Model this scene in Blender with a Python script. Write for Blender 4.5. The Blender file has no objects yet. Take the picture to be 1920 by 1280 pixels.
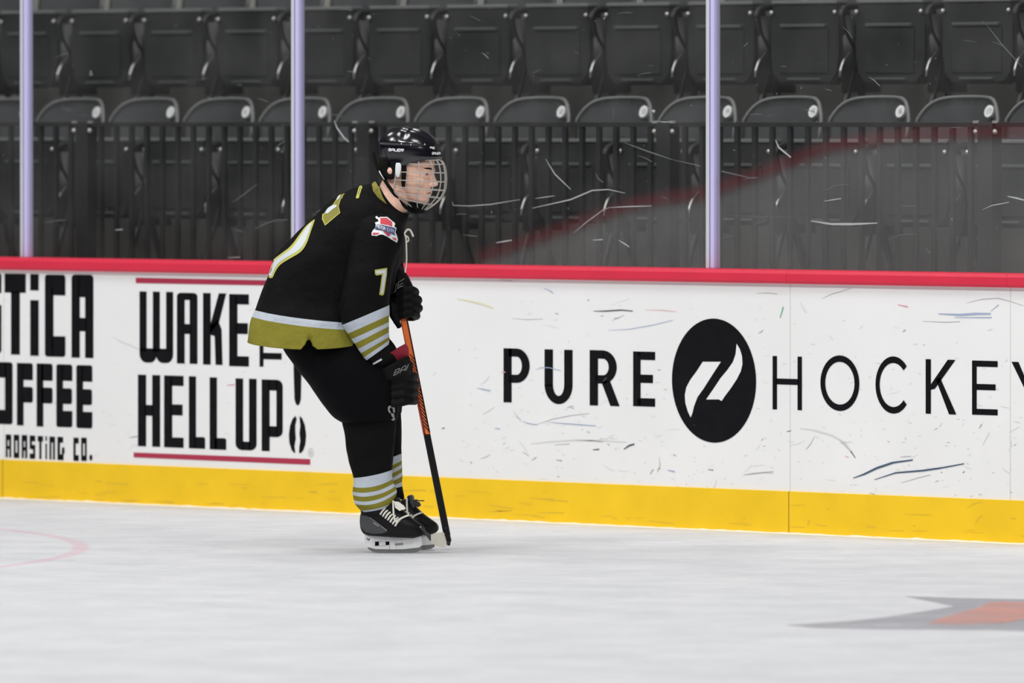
import bpy, bmesh, math, random
from mathutils import Vector, Matrix, noise
from mathutils.bvhtree import BVHTree

random.seed(7)
SC = bpy.context.scene
COL = SC.collection
PI = math.pi

# ------------------------------------------------------------------ camera
F = 18000.0                       # focal length in pixels of a 1920 px wide frame
TH = math.radians(47.2)           # camera looks obliquely along the boards
EYE = 1.67                        # camera height over the ice
DIST = 40.125                     # distance to the boards on the optical axis
YH = 228.0                        # image row of the horizon
PITCH = math.atan((640 - YH) / F)
camd = bpy.data.cameras.new('camera'); cam = bpy.data.objects.new('camera', camd); COL.objects.link(cam)
cam.location = (DIST * math.sin(TH), -DIST * math.cos(TH), EYE)
cam.rotation_euler = (PI / 2 - PITCH, 0, TH)
camd.sensor_width = 36; camd.lens = F / 1920 * 36
camd.clip_start = 0.5; camd.clip_end = 500
camd.dof.use_dof = True; camd.dof.focus_distance = 37.6; camd.dof.aperture_fstop = 3.7
SC.camera = cam

# ------------------------------------------------------------------ world: arena hall, bright roof lights above, dark stands around
w = bpy.data.worlds.new('arena'); SC.world = w; w.use_nodes = True
nt = w.node_tree; nt.nodes.clear()
wo = nt.nodes.new('ShaderNodeOutputWorld'); wb = nt.nodes.new('ShaderNodeBackground')
tc = nt.nodes.new('ShaderNodeTexCoord'); sx = nt.nodes.new('ShaderNodeSeparateXYZ'); rp = nt.nodes.new('ShaderNodeValToRGB')
nt.links.new(tc.outputs['Generated'], sx.inputs[0]); nt.links.new(sx.outputs['Z'], rp.inputs[0])
nt.links.new(rp.outputs[0], wb.inputs[0]); nt.links.new(wb.outputs[0], wo.inputs[0])
e = rp.color_ramp.elements
e[0].position = 0.0; e[0].color = (.035, .036, .040, 1)
e[1].position = 1.0; e[1].color = (.30, .31, .34, 1)
a_ = e.new(.12); a_.color = (.05, .052, .057, 1)
a_ = e.new(.40); a_.color = (.24, .25, .27, 1)
wb.inputs[1].default_value = 1.0

def area(name, loc, tgt, size, power, col=(1, .985, .96)):
    l = bpy.data.lights.new(name, 'AREA'); l.shape = 'SQUARE'; l.size = size; l.energy = power; l.color = col
    o = bpy.data.objects.new(name, l); COL.objects.link(o); o.location = loc
    o.rotation_euler = (Vector(tgt) - Vector(loc)).to_track_quat('-Z', 'Y').to_euler()
    return o
for lx_, ly_, pw in ((-9, -5, 1200), (0, -5, 1300), (9, -5, 1300), (-6, -14, 2100), (4, -14, 2600), (14, -14, 2600), (22, -8, 1900), (-2, 2.5, 900)):
    area('overhead_light', (lx_, ly_, 12.5), (lx_ * .4, -2, 0), 3.2, pw)
area('overhead_light', (-24, -19, 13), (-28, -26, 0), 3.0, 7500)  # extra lamp added to brighten the sloping wall that the glass reflects

SC.view_settings.view_transform = 'Standard'; SC.view_settings.look = 'None'
SC.view_settings.gamma = 1; SC.view_settings.use_curve_mapping = False
SC.view_settings.exposure = -1.77

# ------------------------------------------------------------------ projection helpers (used only to take measurements on the board plane)
CM = Matrix.Translation(cam.location) @ cam.rotation_euler.to_matrix().to_4x4()
def ray(px, py):
    d = CM.to_3x3() @ Vector(((px - 960) / F, -(py - 640) / F, -1)); return Vector(cam.location), d
def onwall(px, py, yp=0.0):
    o, d = ray(px, py); t = (yp - o.y) / d.y; return o + d * t
def onice(px, py, z=0.0):
    o, d = ray(px, py); t = (z - o.z) / d.z; return o + d * t

# ------------------------------------------------------------------ materials
def mat(name, col, rough=.6, metal=0, spec=.5, bump=0, bscale=200, var=0, vscale=8, coat=0, emit=None):
    m = bpy.data.materials.new(name); m.use_nodes = True
    n = m.node_tree; b = n.nodes['Principled BSDF']
    b.inputs['Base Color'].default_value = (*col, 1); b.inputs['Roughness'].default_value = rough
    b.inputs['Metallic'].default_value = metal; b.inputs['Specular IOR Level'].default_value = spec
    if coat: b.inputs['Coat Weight'].default_value = coat; b.inputs['Coat Roughness'].default_value = .06
    t = n.nodes.new('ShaderNodeTexCoord')
    if var:
        no = n.nodes.new('ShaderNodeTexNoise'); no.inputs['Scale'].default_value = vscale; no.inputs['Detail'].default_value = 5
        r = n.nodes.new('ShaderNodeValToRGB')
        r.color_ramp.elements[0].position = .3; r.color_ramp.elements[1].position = .7
        r.color_ramp.elements[0].color = (*[max(0, c * (1 - var)) for c in col], 1)
        r.color_ramp.elements[1].color = (*[min(1, c * (1 + var)) for c in col], 1)
        n.links.new(t.outputs['Object'], no.inputs[0]); n.links.new(no.outputs[0], r.inputs[0]); n.links.new(r.outputs[0], b.inputs['Base Color'])
    if bump:
        no = n.nodes.new('ShaderNodeTexNoise'); no.inputs['Scale'].default_value = bscale; no.inputs['Detail'].default_value = 3
        bp = n.nodes.new('ShaderNodeBump'); bp.inputs['Strength'].default_value = bump; bp.inputs['Distance'].default_value = .004
        n.links.new(t.outputs['Object'], no.inputs[0]); n.links.new(no.outputs[0], bp.inputs['Height']); n.links.new(bp.outputs[0], b.inputs['Normal'])
    return m

def band_mat(name, lo, hi, stops, rough=.75, bump=.8):
    """cloth whose woven stripes follow the 'band' value of the mesh; stops = [(value, colour)...]"""
    m = bpy.data.materials.new(name); m.use_nodes = True
    n = m.node_tree; b = n.nodes['Principled BSDF']; b.inputs['Roughness'].default_value = rough
    b.inputs['Specular IOR Level'].default_value = .08
    at = n.nodes.new('ShaderNodeAttribute'); at.attribute_name = 'band'
    mr = n.nodes.new('ShaderNodeMapRange'); mr.inputs['From Min'].default_value = lo; mr.inputs['From Max'].default_value = hi
    r = n.nodes.new('ShaderNodeValToRGB'); r.color_ramp.interpolation = 'CONSTANT'
    el = r.color_ramp.elements
    while len(el) > 1: el.remove(el[0])
    el[0].position = 0; el[0].color = (*stops[0][1], 1)
    for v, c in stops[1:]:
        x = el.new((v - lo) / (hi - lo)); x.color = (*c, 1)
    n.links.new(at.outputs['Fac'], mr.inputs[0]); n.links.new(mr.outputs[0], r.inputs[0]); n.links.new(r.outputs[0], b.inputs['Base Color'])
    t = n.nodes.new('ShaderNodeTexCoord'); no = n.nodes.new('ShaderNodeTexNoise'); no.inputs['Scale'].default_value = 9; no.inputs['Detail'].default_value = 4
    bp = n.nodes.new('ShaderNodeBump'); bp.inputs['Strength'].default_value = bump; bp.inputs['Distance'].default_value = .03
    n.links.new(t.outputs['Object'], no.inputs[0]); n.links.new(no.outputs[0], bp.inputs['Height']); n.links.new(bp.outputs[0], b.inputs['Normal'])
    return m

BLACK = (.0052, .0053, .0058); GOLD = (.235, .215, .032); WHITE = (.50, .55, .62)
M = {}
M['jersey'] = mat('black_jersey_cloth', BLACK, .9, spec=.08, bump=.3, bscale=9)
M['pants'] = mat('black_shell_cloth', (.0022, .0024, .0032), .7, spec=.08, bump=.3, bscale=10)
M['gold'] = mat('gold_twill', GOLD, .7); M['goldlite'] = mat('gold_stitching', (.50, .50, .10), .7)
M['white'] = mat('white_twill', (.62, .66, .70), .7)
M['lace'] = mat('cream_lace', (.86, .84, .76), .8)
M['red'] = mat('red_twill', (.62, .06, .08), .7); M['navy'] = mat('navy_twill', (.05, .07, .20), .7)
M['skin'] = mat('skin', (.88, .55, .43), .5, spec=.4, var=.10, vscale=30, bump=.1, bscale=150)
M['hair'] = mat('dark_brown_hair', (.010, .007, .005), .8, spec=.1)
M['lip'] = mat('lip', (.30, .055, .05), .5)
M['eye'] = mat('eye_white', (.35, .30, .27), .4); M['iris'] = mat('iris', (.03, .03, .03), .3)
M['shell'] = mat('glossy_black_shell', (.004, .004, .008), .19, spec=.9)
M['foam'] = mat('black_foam', (.006, .006, .006), .8, spec=.12)
M['cage'] = mat('cage_wire', (.50, .485, .45), .4, metal=.2)
M['glove'] = mat('black_glove_fabric', (.004, .004, .005), .6, spec=.14, bump=.4, bscale=60)
M['palm'] = mat('red_glove_lining', (.27, .010, .03), .8)
M['outline'] = mat('grey_glove_print', (.30, .30, .30), .6)
M['print'] = mat('white_print', (.80, .82, .85), .5)
M['boot'] = mat('black_skate_boot', (.005, .005, .006), .42, spec=.25, bump=.15, bscale=120)
M['bootgrey'] = mat('charcoal_boot_panel', (.055, .057, .062), .4)
M['holder'] = mat('white_skate_holder', (.75, .75, .76), .3, var=.08, vscale=30)
M['steel'] = mat('steel', (.30, .31, .31), .35, metal=.8)
M['metal'] = mat('galvanised_bolt', (.62, .62, .60), .35, metal=.8)
M['stickblack'] = mat('black_stick', (.006, .006, .008), .35, spec=.3)
M['orange'] = mat('orange_stick', (1.0, .20, .035), .4); M['darkred'] = mat('dark_red_stick', (.17, .012, .03), .45)
M['tape'] = mat('white_stick_tape', (.74, .72, .64), .8, bump=.4, bscale=80)
M['board'] = mat('white_board_plastic', (.875, .88, .885), .42, spec=.3, var=.025, vscale=1.6)
M['kick'] = mat('yellow_kick_plate', (.93, .60, .022), .45, spec=.15, var=.05, vscale=5)
M['rail'] = mat('red_board_cap', (.70, .033, .072), .42, spec=.2, var=.05, vscale=3)
M['ink'] = mat('black_ad_print', (.005, .005, .007), .45, spec=.12, var=.3, vscale=14)
M['adred'] = mat('red_ad_print', (.44, .028, .075), .45)
M['adwhite'] = mat('white_ad_print', (.875, .88, .885), .42, spec=.3)
M['seam'] = mat('board_seam', (.66, .65, .63), .8); M['seamy'] = mat('yellow_seam', (.42, .26, .02), .8)
M['sc_dark'] = mat('puck_mark', (.10, .10, .12), .8); M['sc_grey'] = mat('grey_scuff', (.48, .48, .48), .8)
M['sc_lite'] = mat('light_scuff', (.70, .70, .71), .8); M['sc_blue'] = mat('blue_scuff', (.36, .44, .62), .8)
M['sc_red'] = mat('red_scuff', (.80, .45, .47), .8); M['sc_yel'] = mat('yellow_scuff', (.78, .74, .45), .8)
M['sc_green'] = mat('green_scuff', (.15, .50, .28), .8); M['sc_navy'] = mat('navy_scuff', (.06, .10, .17), .8)
M['sc_brown'] = mat('brown_scuff', (.78, .50, .03), .8); M['sc_pink'] = mat('pink_scuff', (.72, .25, .35), .8)
M['snow'] = mat('snow_edge', (.88, .87, .80), .9)
M['postgrey'] = mat('grey_post_edge', (.62, .64, .70), .3, spec=.7)
M['postlav'] = mat('lavender_post', (.60, .57, .90), .3, spec=.7)
M['postline'] = mat('post_gasket', (.12, .11, .26), .5)
M['fence'] = mat('dark_fence_paint', (.014, .015, .016), .5)
M['back'] = mat('grey_seat_back', (.125, .129, .136), .5, spec=.4, var=.12, vscale=6)
M['rim'] = mat('highlit_seat_rim', (.17, .175, .175), .4, spec=.5)  # paler than the back, putting the edge highlight into the colour
M['pan'] = mat('dark_seat_pan', (.018, .019, .0205), .55, spec=.35, var=.2, vscale=8)
M['ledge'] = mat('lit_seat_ledge', (.075, .08, .083), .5, spec=.5)  # paler than the pan: light on the ledge top put into the colour
M['frame'] = mat('seat_frame_iron', (.007, .0075, .008), .45)
M['tag'] = mat('white_number_tag', (.85, .85, .86), .5); M['tagink'] = mat('tag_number', (.28, .28, .29), .6)
M['conc'] = mat('grey_concrete', (.27, .268, .25), .85, var=.12, vscale=3)
M['scratch'] = mat('glass_scratch', (.40, .41, .43), .6)
M['scratch2'] = mat('faint_glass_scratch', (.13, .135, .14), .6)
M['ringred'] = mat('ringred', (.8, .5, .55), .6)

# glass: clear, a little worn haze, ordinary reflection
g = bpy.data.materials.new('rink_glass'); g.use_nodes = True; n = g.node_tree; n.nodes.clear()
out = n.nodes.new('ShaderNodeOutputMaterial'); tr = n.nodes.new('ShaderNodeBsdfTransparent'); tr.inputs[0].default_value = (.95, .96, .96, 1)
gl = n.nodes.new('ShaderNodeBsdfGlossy'); gl.inputs['Roughness'].default_value = .012
fr = n.nodes.new('ShaderNodeFresnel'); fr.inputs[0].default_value = 1.5
df = n.nodes.new('ShaderNodeBsdfDiffuse'); df.inputs[0].default_value = (.8, .8, .8, 1)
no = n.nodes.new('ShaderNodeTexNoise'); no.inputs['Scale'].default_value = 3.0; no.inputs['Detail'].default_value = 6
tcn = n.nodes.new('ShaderNodeTexCoord'); mr = n.nodes.new('ShaderNodeMapRange')
mr.inputs['From Min'].default_value = .35; mr.inputs['From Max'].default_value = .75; mr.inputs['To Min'].default_value = .004; mr.inputs['To Max'].default_value = .026
m1 = n.nodes.new('ShaderNodeMixShader'); m2 = n.nodes.new('ShaderNodeMixShader')
n.links.new(tcn.outputs['Object'], no.inputs[0]); n.links.new(no.outputs[0], mr.inputs[0]); n.links.new(mr.outputs[0], m1.inputs[0])
n.links.new(tr.outputs[0], m1.inputs[1]); n.links.new(df.outputs[0], m1.inputs[2])
ge = n.nodes.new('ShaderNodeNewGeometry'); iv = n.nodes.new('ShaderNodeMath'); iv.operation = 'SUBTRACT'; iv.inputs[0].default_value = 1.75
iv2 = n.nodes.new('ShaderNodeMath'); iv2.operation = 'MULTIPLY'; iv2.inputs[1].default_value = 1.75; n.links.new(ge.outputs['Backfacing'], iv2.inputs[0]); n.links.new(iv2.outputs[0], iv.inputs[1])
mu = n.nodes.new('ShaderNodeMath'); mu.operation = 'MULTIPLY'; mu.use_clamp = True; n.links.new(fr.outputs[0], mu.inputs[0]); n.links.new(iv.outputs[0], mu.inputs[1])
n.links.new(mu.outputs[0], m2.inputs[0]); n.links.new(m1.outputs[0], m2.inputs[1]); n.links.new(gl.outputs[0], m2.inputs[2])
n.links.new(m2.outputs[0], out.inputs[0]); M['glass'] = g

# ------------------------------------------------------------------ object helpers
def link_bm(name, bm, mats, parent=None, smooth=False):
    me = bpy.data.meshes.new(name); bm.normal_update(); bm.to_mesh(me); bm.free()
    for m in (mats if isinstance(mats, (list, tuple)) else [mats]): me.materials.append(m)
    if smooth:
        for p in me.polygons: p.use_smooth = True
    o = bpy.data.objects.new(name, me); COL.objects.link(o)
    if parent: o.parent = parent
    return o
def tag(o, label=None, cat=None, group=None, kind=None):
    if label: o['label'] = label
    if cat: o['category'] = cat
    if group: o['group'] = group
    if kind: o['kind'] = kind
    return o
def empty(name, loc=(0, 0, 0), rz=0, label=None, cat=None, group=None):
    o = bpy.data.objects.new(name, None); COL.objects.link(o); o.location = loc; o.rotation_euler = (0, 0, rz); o.empty_display_size = .1
    return tag(o, label, cat, group)
def box(bm, x0, x1, y0, y1, z0, z1, mi=0, bev=0):
    vs = [bm.verts.new((x, y, z)) for x in (x0, x1) for y in (y0, y1) for z in (z0, z1)]
    fs = []
    for idx in ((0, 1, 3, 2), (4, 6, 7, 5), (0, 4, 5, 1), (2, 3, 7, 6), (0, 2, 6, 4), (1, 5, 7, 3)):
        f = bm.faces.new([vs[i] for i in idx]); f.material_index = mi; fs.append(f)
    if bev:
        es = list({e for f in fs for e in f.edges})
        r = bmesh.ops.bevel(bm, geom=es, offset=bev, segments=2, affect='EDGES', profile=.6)
        for f in r['faces']: f.material_index = mi
def tube(bm, pts, r, n=8, mi=0, cap=True, flat=None):
    pts = [Vector(p) for p in pts]
    rs = r if isinstance(r, (list, tuple)) else [r] * len(pts)
    prev = None; rings = []
    for i, p in enumerate(pts):
        d = (pts[min(i + 1, len(pts) - 1)] - pts[max(i - 1, 0)]).normalized()
        if prev is None:
            up = Vector((0, 1, 0)) if abs(d.y) < .9 else Vector((1, 0, 0))
            a = d.cross(up).normalized()
        else:
            a = (prev - d * prev.dot(d)).normalized()
        prev = a; b = d.cross(a)
        k = flat if flat else 1
        rings.append([bm.verts.new(p + (a * math.cos(2 * PI * j / n) + b * math.sin(2 * PI * j / n) * k) * rs[i]) for j in range(n)])
    for i in range(len(rings) - 1):
        for j in range(n):
            f = bm.faces.new((rings[i][j], rings[i][(j + 1) % n], rings[i + 1][(j + 1) % n], rings[i + 1][j])); f.material_index = mi; f.smooth = True
    if cap:
        for R in (rings[0][::-1], rings[-1]):
            f = bm.faces.new(R); f.material_index = mi
def cr(p0, p1, p2, p3, t):
    return .5 * ((2 * p1) + (-p0 + p2) * t + (2 * p0 - 5 * p1 + 4 * p2 - p3) * t * t + (-p0 + 3 * p1 - 3 * p2 + p3) * t ** 3)
def spline(pts, m=6):
    pts = [Vector(p) for p in pts]; o = []
    for i in range(len(pts) - 1):
        a, b, c, d = pts[max(i - 1, 0)], pts[i], pts[i + 1], pts[min(i + 2, len(pts) - 1)]
        for k in range(m): o.append(cr(a, b, c, d, k / m))
    o.append(pts[-1]); return o
def extrude_poly(bm, pts, dvec, mi=0):
    """closed polygon of 3-D points extruded along dvec"""
    a = [bm.verts.new(p) for p in pts]; b = [bm.verts.new(Vector(p) + Vector(dvec)) for p in pts]
    n = len(a)
    for f in (bm.faces.new(a[::-1]), bm.faces.new(b)): f.material_index = mi
    for i in range(n):
        f = bm.faces.new((a[i], a[(i + 1) % n], b[(i + 1) % n], b[i])); f.material_index = mi

# ------------------------------------------------------------------ the ice
def make_ice():
    m = bpy.data.materials.new('ice'); m.use_nodes = True; n = m.node_tree; b = n.nodes['Principled BSDF']
    b.inputs['Roughness'].default_value = .55; b.inputs['Specular IOR Level'].default_value = .10
    geo = n.nodes.new('ShaderNodeNewGeometry')
    n1 = n.nodes.new('ShaderNodeTexNoise'); n1.inputs['Scale'].default_value = 2.6; n1.inputs['Detail'].default_value = 9; n1.inputs['Roughness'].default_value = .72
    r1 = n.nodes.new('ShaderNodeValToRGB'); r1.color_ramp.elements[0].position = .30; r1.color_ramp.elements[1].position = .72
    r1.color_ramp.elements[0].color = (.57, .585, .62, 1); r1.color_ramp.elements[1].color = (.745, .755, .775, 1)
    n.links.new(geo.outputs['Position'], n1.inputs[0]); n.links.new(n1.outputs[0], r1.inputs[0])
    # skate ruts: sparse light flecks
    n2 = n.nodes.new('ShaderNodeTexNoise'); n2.inputs['Scale'].default_value = 14; n2.inputs['Detail'].default_value = 3
    r2 = n.nodes.new('ShaderNodeValToRGB'); r2.color_ramp.elements[0].position = .62; r2.color_ramp.elements[1].position = .72
    r2.color_ramp.elements[0].color = (0, 0, 0, 1); r2.color_ramp.elements[1].color = (.5, .5, .5, 1)
    n.links.new(geo.outputs['Position'], n2.inputs[0]); n.links.new(n2.outputs[0], r2.inputs[0])
    mx = n.nodes.new('ShaderNodeMixRGB'); mx.inputs['Color2'].default_value = (.86, .86, .88, 1)
    n.links.new(r2.outputs[0], mx.inputs['Fac']); n.links.new(r1.outputs[0], mx.inputs['Color1'])
    # painted face-off circle, 15 ft radius, 2 in wide
    tip = onice(160, 1030); rr = Vector((math.cos(TH), math.sin(TH), 0)); R = 4.57; c = tip - rr * (R - .01)
    sub = n.nodes.new('ShaderNodeVectorMath'); sub.operation = 'DISTANCE'; sub.inputs[1].default_value = (c.x, c.y, 0)
    n.links.new(geo.outputs['Position'], sub.inputs[0])
    d1 = n.nodes.new('ShaderNodeMath'); d1.operation = 'SUBTRACT'; d1.inputs[1].default_value = R - .03; n.links.new(sub.outputs['Value'], d1.inputs[0])
    d2 = n.nodes.new('ShaderNodeMath'); d2.operation = 'ABSOLUTE'; n.links.new(d1.outputs[0], d2.inputs[0])
    mr = n.nodes.new('ShaderNodeMapRange'); mr.inputs['From Min'].default_value = .022; mr.inputs['From Max'].default_value = .042; mr.inputs['To Min'].default_value = .24; mr.inputs['To Max'].default_value = 0
    n.links.new(d2.outputs[0], mr.inputs[0])
    mx2 = n.nodes.new('ShaderNodeMixRGB'); mx2.inputs['Color2'].default_value = (.70, .22, .33, 1)
    n.links.new(mr.outputs[0], mx2.inputs['Fac']); n.links.new(mx.outputs[0], mx2.inputs['Color1'])
    n.links.new(mx2.outputs[0], b.inputs['Base Color'])
    bm = bmesh.new(); box(bm, -45, 40, -40, 0.0, -.05, 0)
    o = link_bm('floor', bm, m); tag(o, 'white scraped ice of the rink', kind='structure')
    # team logo frozen under the ice, worn and pale
    def ink(name, col, a):
        k = bpy.data.materials.new(name); k.use_nodes = True; q = k.node_tree; bb = q.nodes['Principled BSDF']
        bb.inputs['Base Color'].default_value = (*col, 1); bb.inputs['Roughness'].default_value = .6; bb.inputs['Specular IOR Level'].default_value = .1
        gg = q.nodes.new('ShaderNodeNewGeometry'); nn = q.nodes.new('ShaderNodeTexNoise'); nn.inputs['Scale'].default_value = 2.2; nn.inputs['Detail'].default_value = 6
        mm = q.nodes.new('ShaderNodeMapRange'); mm.inputs['To Min'].default_value = a - .25; mm.inputs['To Max'].default_value = a + .25; mm.inputs['From Min'].default_value = .3; mm.inputs['From Max'].default_value = .7
        q.links.new(gg.outputs['Position'], nn.inputs[0]); q.links.new(nn.outputs[0], mm.inputs[0]); q.links.new(mm.outputs[0], bb.inputs['Alpha'])
        return k
    def patch(polys, m, z, name, lab):
        bm = bmesh.new()
        for p in polys:
            vs = [bm.verts.new(onice(x, y, z)) for x, y in p]; bm.faces.new(vs)
        q = link_bm(name, bm, m, o); q['label'] = lab
    patch([[(1470, 1171), (1600, 1163), (1660, 1156), (1740, 1144), (1790, 1136), (1760, 1130), (1695, 1117), (1790, 1120), (1935, 1123), (1935, 1183), (1860, 1180), (1650, 1179), (1530, 1176)]],
          ink('faded_grey_ice_paint', (.42, .42, .46), .60), .0012, 'ice_logo', 'faded grey swoosh painted in the ice')
    patch([[(1736, 1168), (1790, 1150), (1835, 1139), (1850, 1129), (1880, 1127), (1935, 1129), (1935, 1156), (1880, 1168), (1800, 1171)]],
          ink('faded_orange_ice_paint', (.84, .40, .33), .46), .0024, 'ice_logo', 'pale orange part of the painted swoosh')
    return o
make_ice()

# ------------------------------------------------------------------ dasher boards
HB = 1.07; HK = .172; X0, X1 = -7.0, 7.0
boards = empty('rink_boards', (0, 0, 0), label='long white rink board with red cap, yellow kick plate and printed advertising', cat='rink boards')
cuts = [X0, -3.316, -.85, 1.6607, 2.9047, X1]

def stroke_poly(pts, wid):
    """px polyline -> tapered quads along it"""
    out = []; n = len(pts)
    for i in range(n - 1):
        (ax, ay), (bx, by) = pts[i], pts[i + 1]; L = math.hypot(bx - ax, by - ay) or 1
        nx, ny = -(by - ay) / L, (bx - ax) / L
        w0 = wid * (.25 + .75 * math.sin(PI * (i + .15) / (n - .7))) / 2; w1 = wid * (.25 + .75 * math.sin(PI * (i + 1.15) / (n - .7 + .6))) / 2
        out.append([(ax + nx * w0, ay + ny * w0), (bx + nx * w1, by + ny * w1), (bx - nx * w1, by - ny * w1), (ax - nx * w0, ay - ny * w0)])
    return out
def wallpolys(bm, polys, off, mi=0, yp=0.0):
    for p in polys:
        try:
            vs = [bm.verts.new(onwall(x, y, yp) + Vector((0, -off, 0))) for x, y in p]; f = bm.faces.new(vs); f.material_index = mi
            if f.normal.length == 0: f.normal_update()
            f.normal_update()
            if f.normal.y > 0: f.normal_flip()
        except Exception: pass

SCM = ['sc_dark', 'sc_grey', 'sc_lite', 'sc_blue', 'sc_red', 'sc_yel', 'sc_green', 'sc_navy', 'sc_brown', 'sc_pink']
scuffs = [  # (px polyline, width, material)
    ([(857, 560), (880, 564), (905, 570), (925, 577)], 3, 5), ([(1113, 583), (1135, 583), (1165, 581), (1187, 583)], 3, 0),
    ([(1210, 581), (1240, 581), (1268, 584)], 1.5, 4), ([(1141, 619), (1180, 617), (1225, 609), (1262, 600)], 1.5, 3),
    ([(960, 597), (990, 599), (1018, 598)], 1.5, 1), ([(1005, 693), (1015, 689), (1030, 689), (1052, 695)], 1.8, 3),
    ([(895, 727), (908, 730), (920, 732)], 2.5, 3), ([(1003, 797), (1035, 786), (1070, 779), (1105, 775)], 2, 1),
    ([(1028, 791), (1060, 794), (1090, 796), (1118, 798)], 2.2, 3), ([(995, 832), (1030, 828), (1080, 825), (1130, 826), (1175, 829)], 5, 2),
    ([(1080, 825), (1110, 826), (1130, 828)], 3, 1), ([(1040, 834), (1068, 832)], 2, 1), ([(1112, 843), (1124, 842)], 3, 0),
    ([(1170, 842), (1180, 835), (1190, 832)], 4, 0), ([(1043, 862), (1054, 864)], 4, 1), ([(1236, 856), (1238, 872), (1233, 885)], 2, 1),
    ([(1219, 889), (1225, 880)], 4, 1), ([(1252, 881), (1266, 884)], 3, 3), ([(1395, 890), (1410, 888), (1450, 884)], 3, 1),
    ([(1328, 880), (1338, 881)], 2, 0), ([(963, 770), (970, 780), (977, 790)], 5, 2), ([(1020, 540), (1032, 545), (1038, 550)], 2, 3),
    ([(978, 520), (960, 530)], 1.2, 2), ([(1419, 550), (1440, 549), (1458, 551)], 2, 1), ([(1541, 560), (1560, 551), (1575, 547), (1597, 540)], 2, 1),
    ([(1463, 596), (1469, 575)], 3, 6), ([(1684, 571), (1703, 575)], 2.4, 9), ([(1760, 588), (1800, 590), (1830, 588), (1858, 588)], 5, 3),
    ([(1790, 595), (1860, 595)], 2.4, 3), ([(1812, 568), (1840, 561), (1872, 559), (1895, 565), (1919, 573)], 2, 1), ([(1858, 583), (1873, 571)], 2, 3),
    ([(1730, 602), (1770, 604), (1800, 603)], 2, 1), ([(1500, 803), (1525, 806), (1560, 816), (1585, 830), (1604, 858)], 6, 2),
    ([(1575, 826), (1595, 845), (1604, 858)], 3.5, 1), ([(1528, 817), (1520, 832), (1512, 842)], 2, 1),
    ([(1600, 896), (1620, 889), (1645, 877), (1675, 867), (1712, 862)], 5, 7), ([(1640, 899), (1680, 886), (1730, 882), (1765, 877), (1808, 869)], 4, 7),
    ([(1690, 905), (1720, 896), (1745, 890)], 2, 1), ([(1893, 818), (1898, 835), (1890, 846)], 2, 2), ([(1836, 803), (1841, 795)], 4, 1),
    ([(1400, 888), (1430, 885), (1450, 888)], 2.5, 2), ([(1554, 628), (1562, 637)], 3, 2), ([(1693, 622), (1698, 618)], 4, 1),
    ([(1880, 878), (1893, 888)], 4, 2), ([(1500, 566), (1512, 587)], 4, 2), ([(212, 632), (230, 642), (246, 648), (260, 655)], 4, 2),
    ([(243, 820), (258, 818)], 4, 1), ([(240, 845), (250, 834), (262, 836)], 2, 2), ([(426, 722), (440, 721)], 2.5, 9),
    ([(812, 704), (818, 698)], 3, 2), ([(829, 803), (834, 802)], 3, 0), ([(1146, 572), (1180, 560)], 1.4, 2), ([(937, 524), (960, 527)], 1.5, 1)]
R_ = random.Random(3)
for i in range(420):
    x = R_.uniform(850, 1915); ymin = 535 + (x - 850) * .024
    y = ymin + (370 + (x - 850) * .02) * R_.random() ** .55
    a = R_.gauss(0, .5); L = R_.uniform(2, 9) if R_.random() < .85 else R_.uniform(9, 30)
    b2 = R_.uniform(-.25, .25)
    p = [(x + L * t * math.cos(a + b2 * t), y + L * t * math.sin(a + b2 * t)) for t in (0, .33, .66, 1)]
    scuffs.append((p, R_.uniform(1.0, 3.0), R_.choice([2] * 12 + [1, 1] if R_.random() < .95 else [0, 1, 3, 4])))
for i in range(70):
    x = R_.uniform(5, 650); y = R_.uniform(515, 860); L = R_.uniform(2, 10); a = R_.gauss(0, .5)
    scuffs.append(([(x, y), (x + L * math.cos(a), y + L * math.sin(a))], R_.uniform(1, 2.2), 2))
kick_scuffs = []
for i in range(70):
    x = R_.uniform(0, 1915); t = R_.random()
    y = 868 + x * .039 + 62 * (1 - t * t * .8); L = R_.uniform(3, 50); a = .045 + R_.gauss(0, .05)
    kick_scuffs.append(([(x, y), (x + L * .5, y + L * .5 * a), (x + L, y + L * a)], R_.uniform(1, 2.6), 8))
kick_scuffs += [([(1828, 982), (1834, 972), (1842, 966)], 2.5, 8), ([(1813, 953), (1826, 944), (1842, 940)], 2, 8), ([(1515, 985), (1518, 975)], 5, 8)]

for i in range(len(cuts) - 1):
    a, b = cuts[i], cuts[i + 1]
    bm = bmesh.new(); box(bm, a + .001, b - .001, 0, .05, HK, HB - .04, 0)
    lo, hi = a, b
    for pts, wd, mi in scuffs:
        wx = onwall(*pts[0]).x
        if lo < wx < hi: wallpolys(bm, stroke_poly(pts, wd * (.8 if mi != 2 else .6)), .0008 if mi in (1, 2) else .0018, mi + 1)
    if i > 0: box(bm, a - .0015, a + .0015, -.0012, .04, HK, HB - .05, 11)
    link_bm('board_panel', bm, [M['board']] + [M[k] for k in SCM] + [M['seam']], boards)
bm = bmesh.new(); box(bm, X0, X1, -.008, .05, 0.0, HK, 0, .002)
for pts, wd, mi in kick_scuffs: wallpolys(bm, stroke_poly(pts, wd), .0006, 1, -.008)
for a in (-3.316, 1.6607): box(bm, a - .002, a + .002, -.0095, 0, .004, HK, 2)
link_bm('kick_plate', bm, [M['kick'], M['sc_brown'], M['seamy']], boards)
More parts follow.
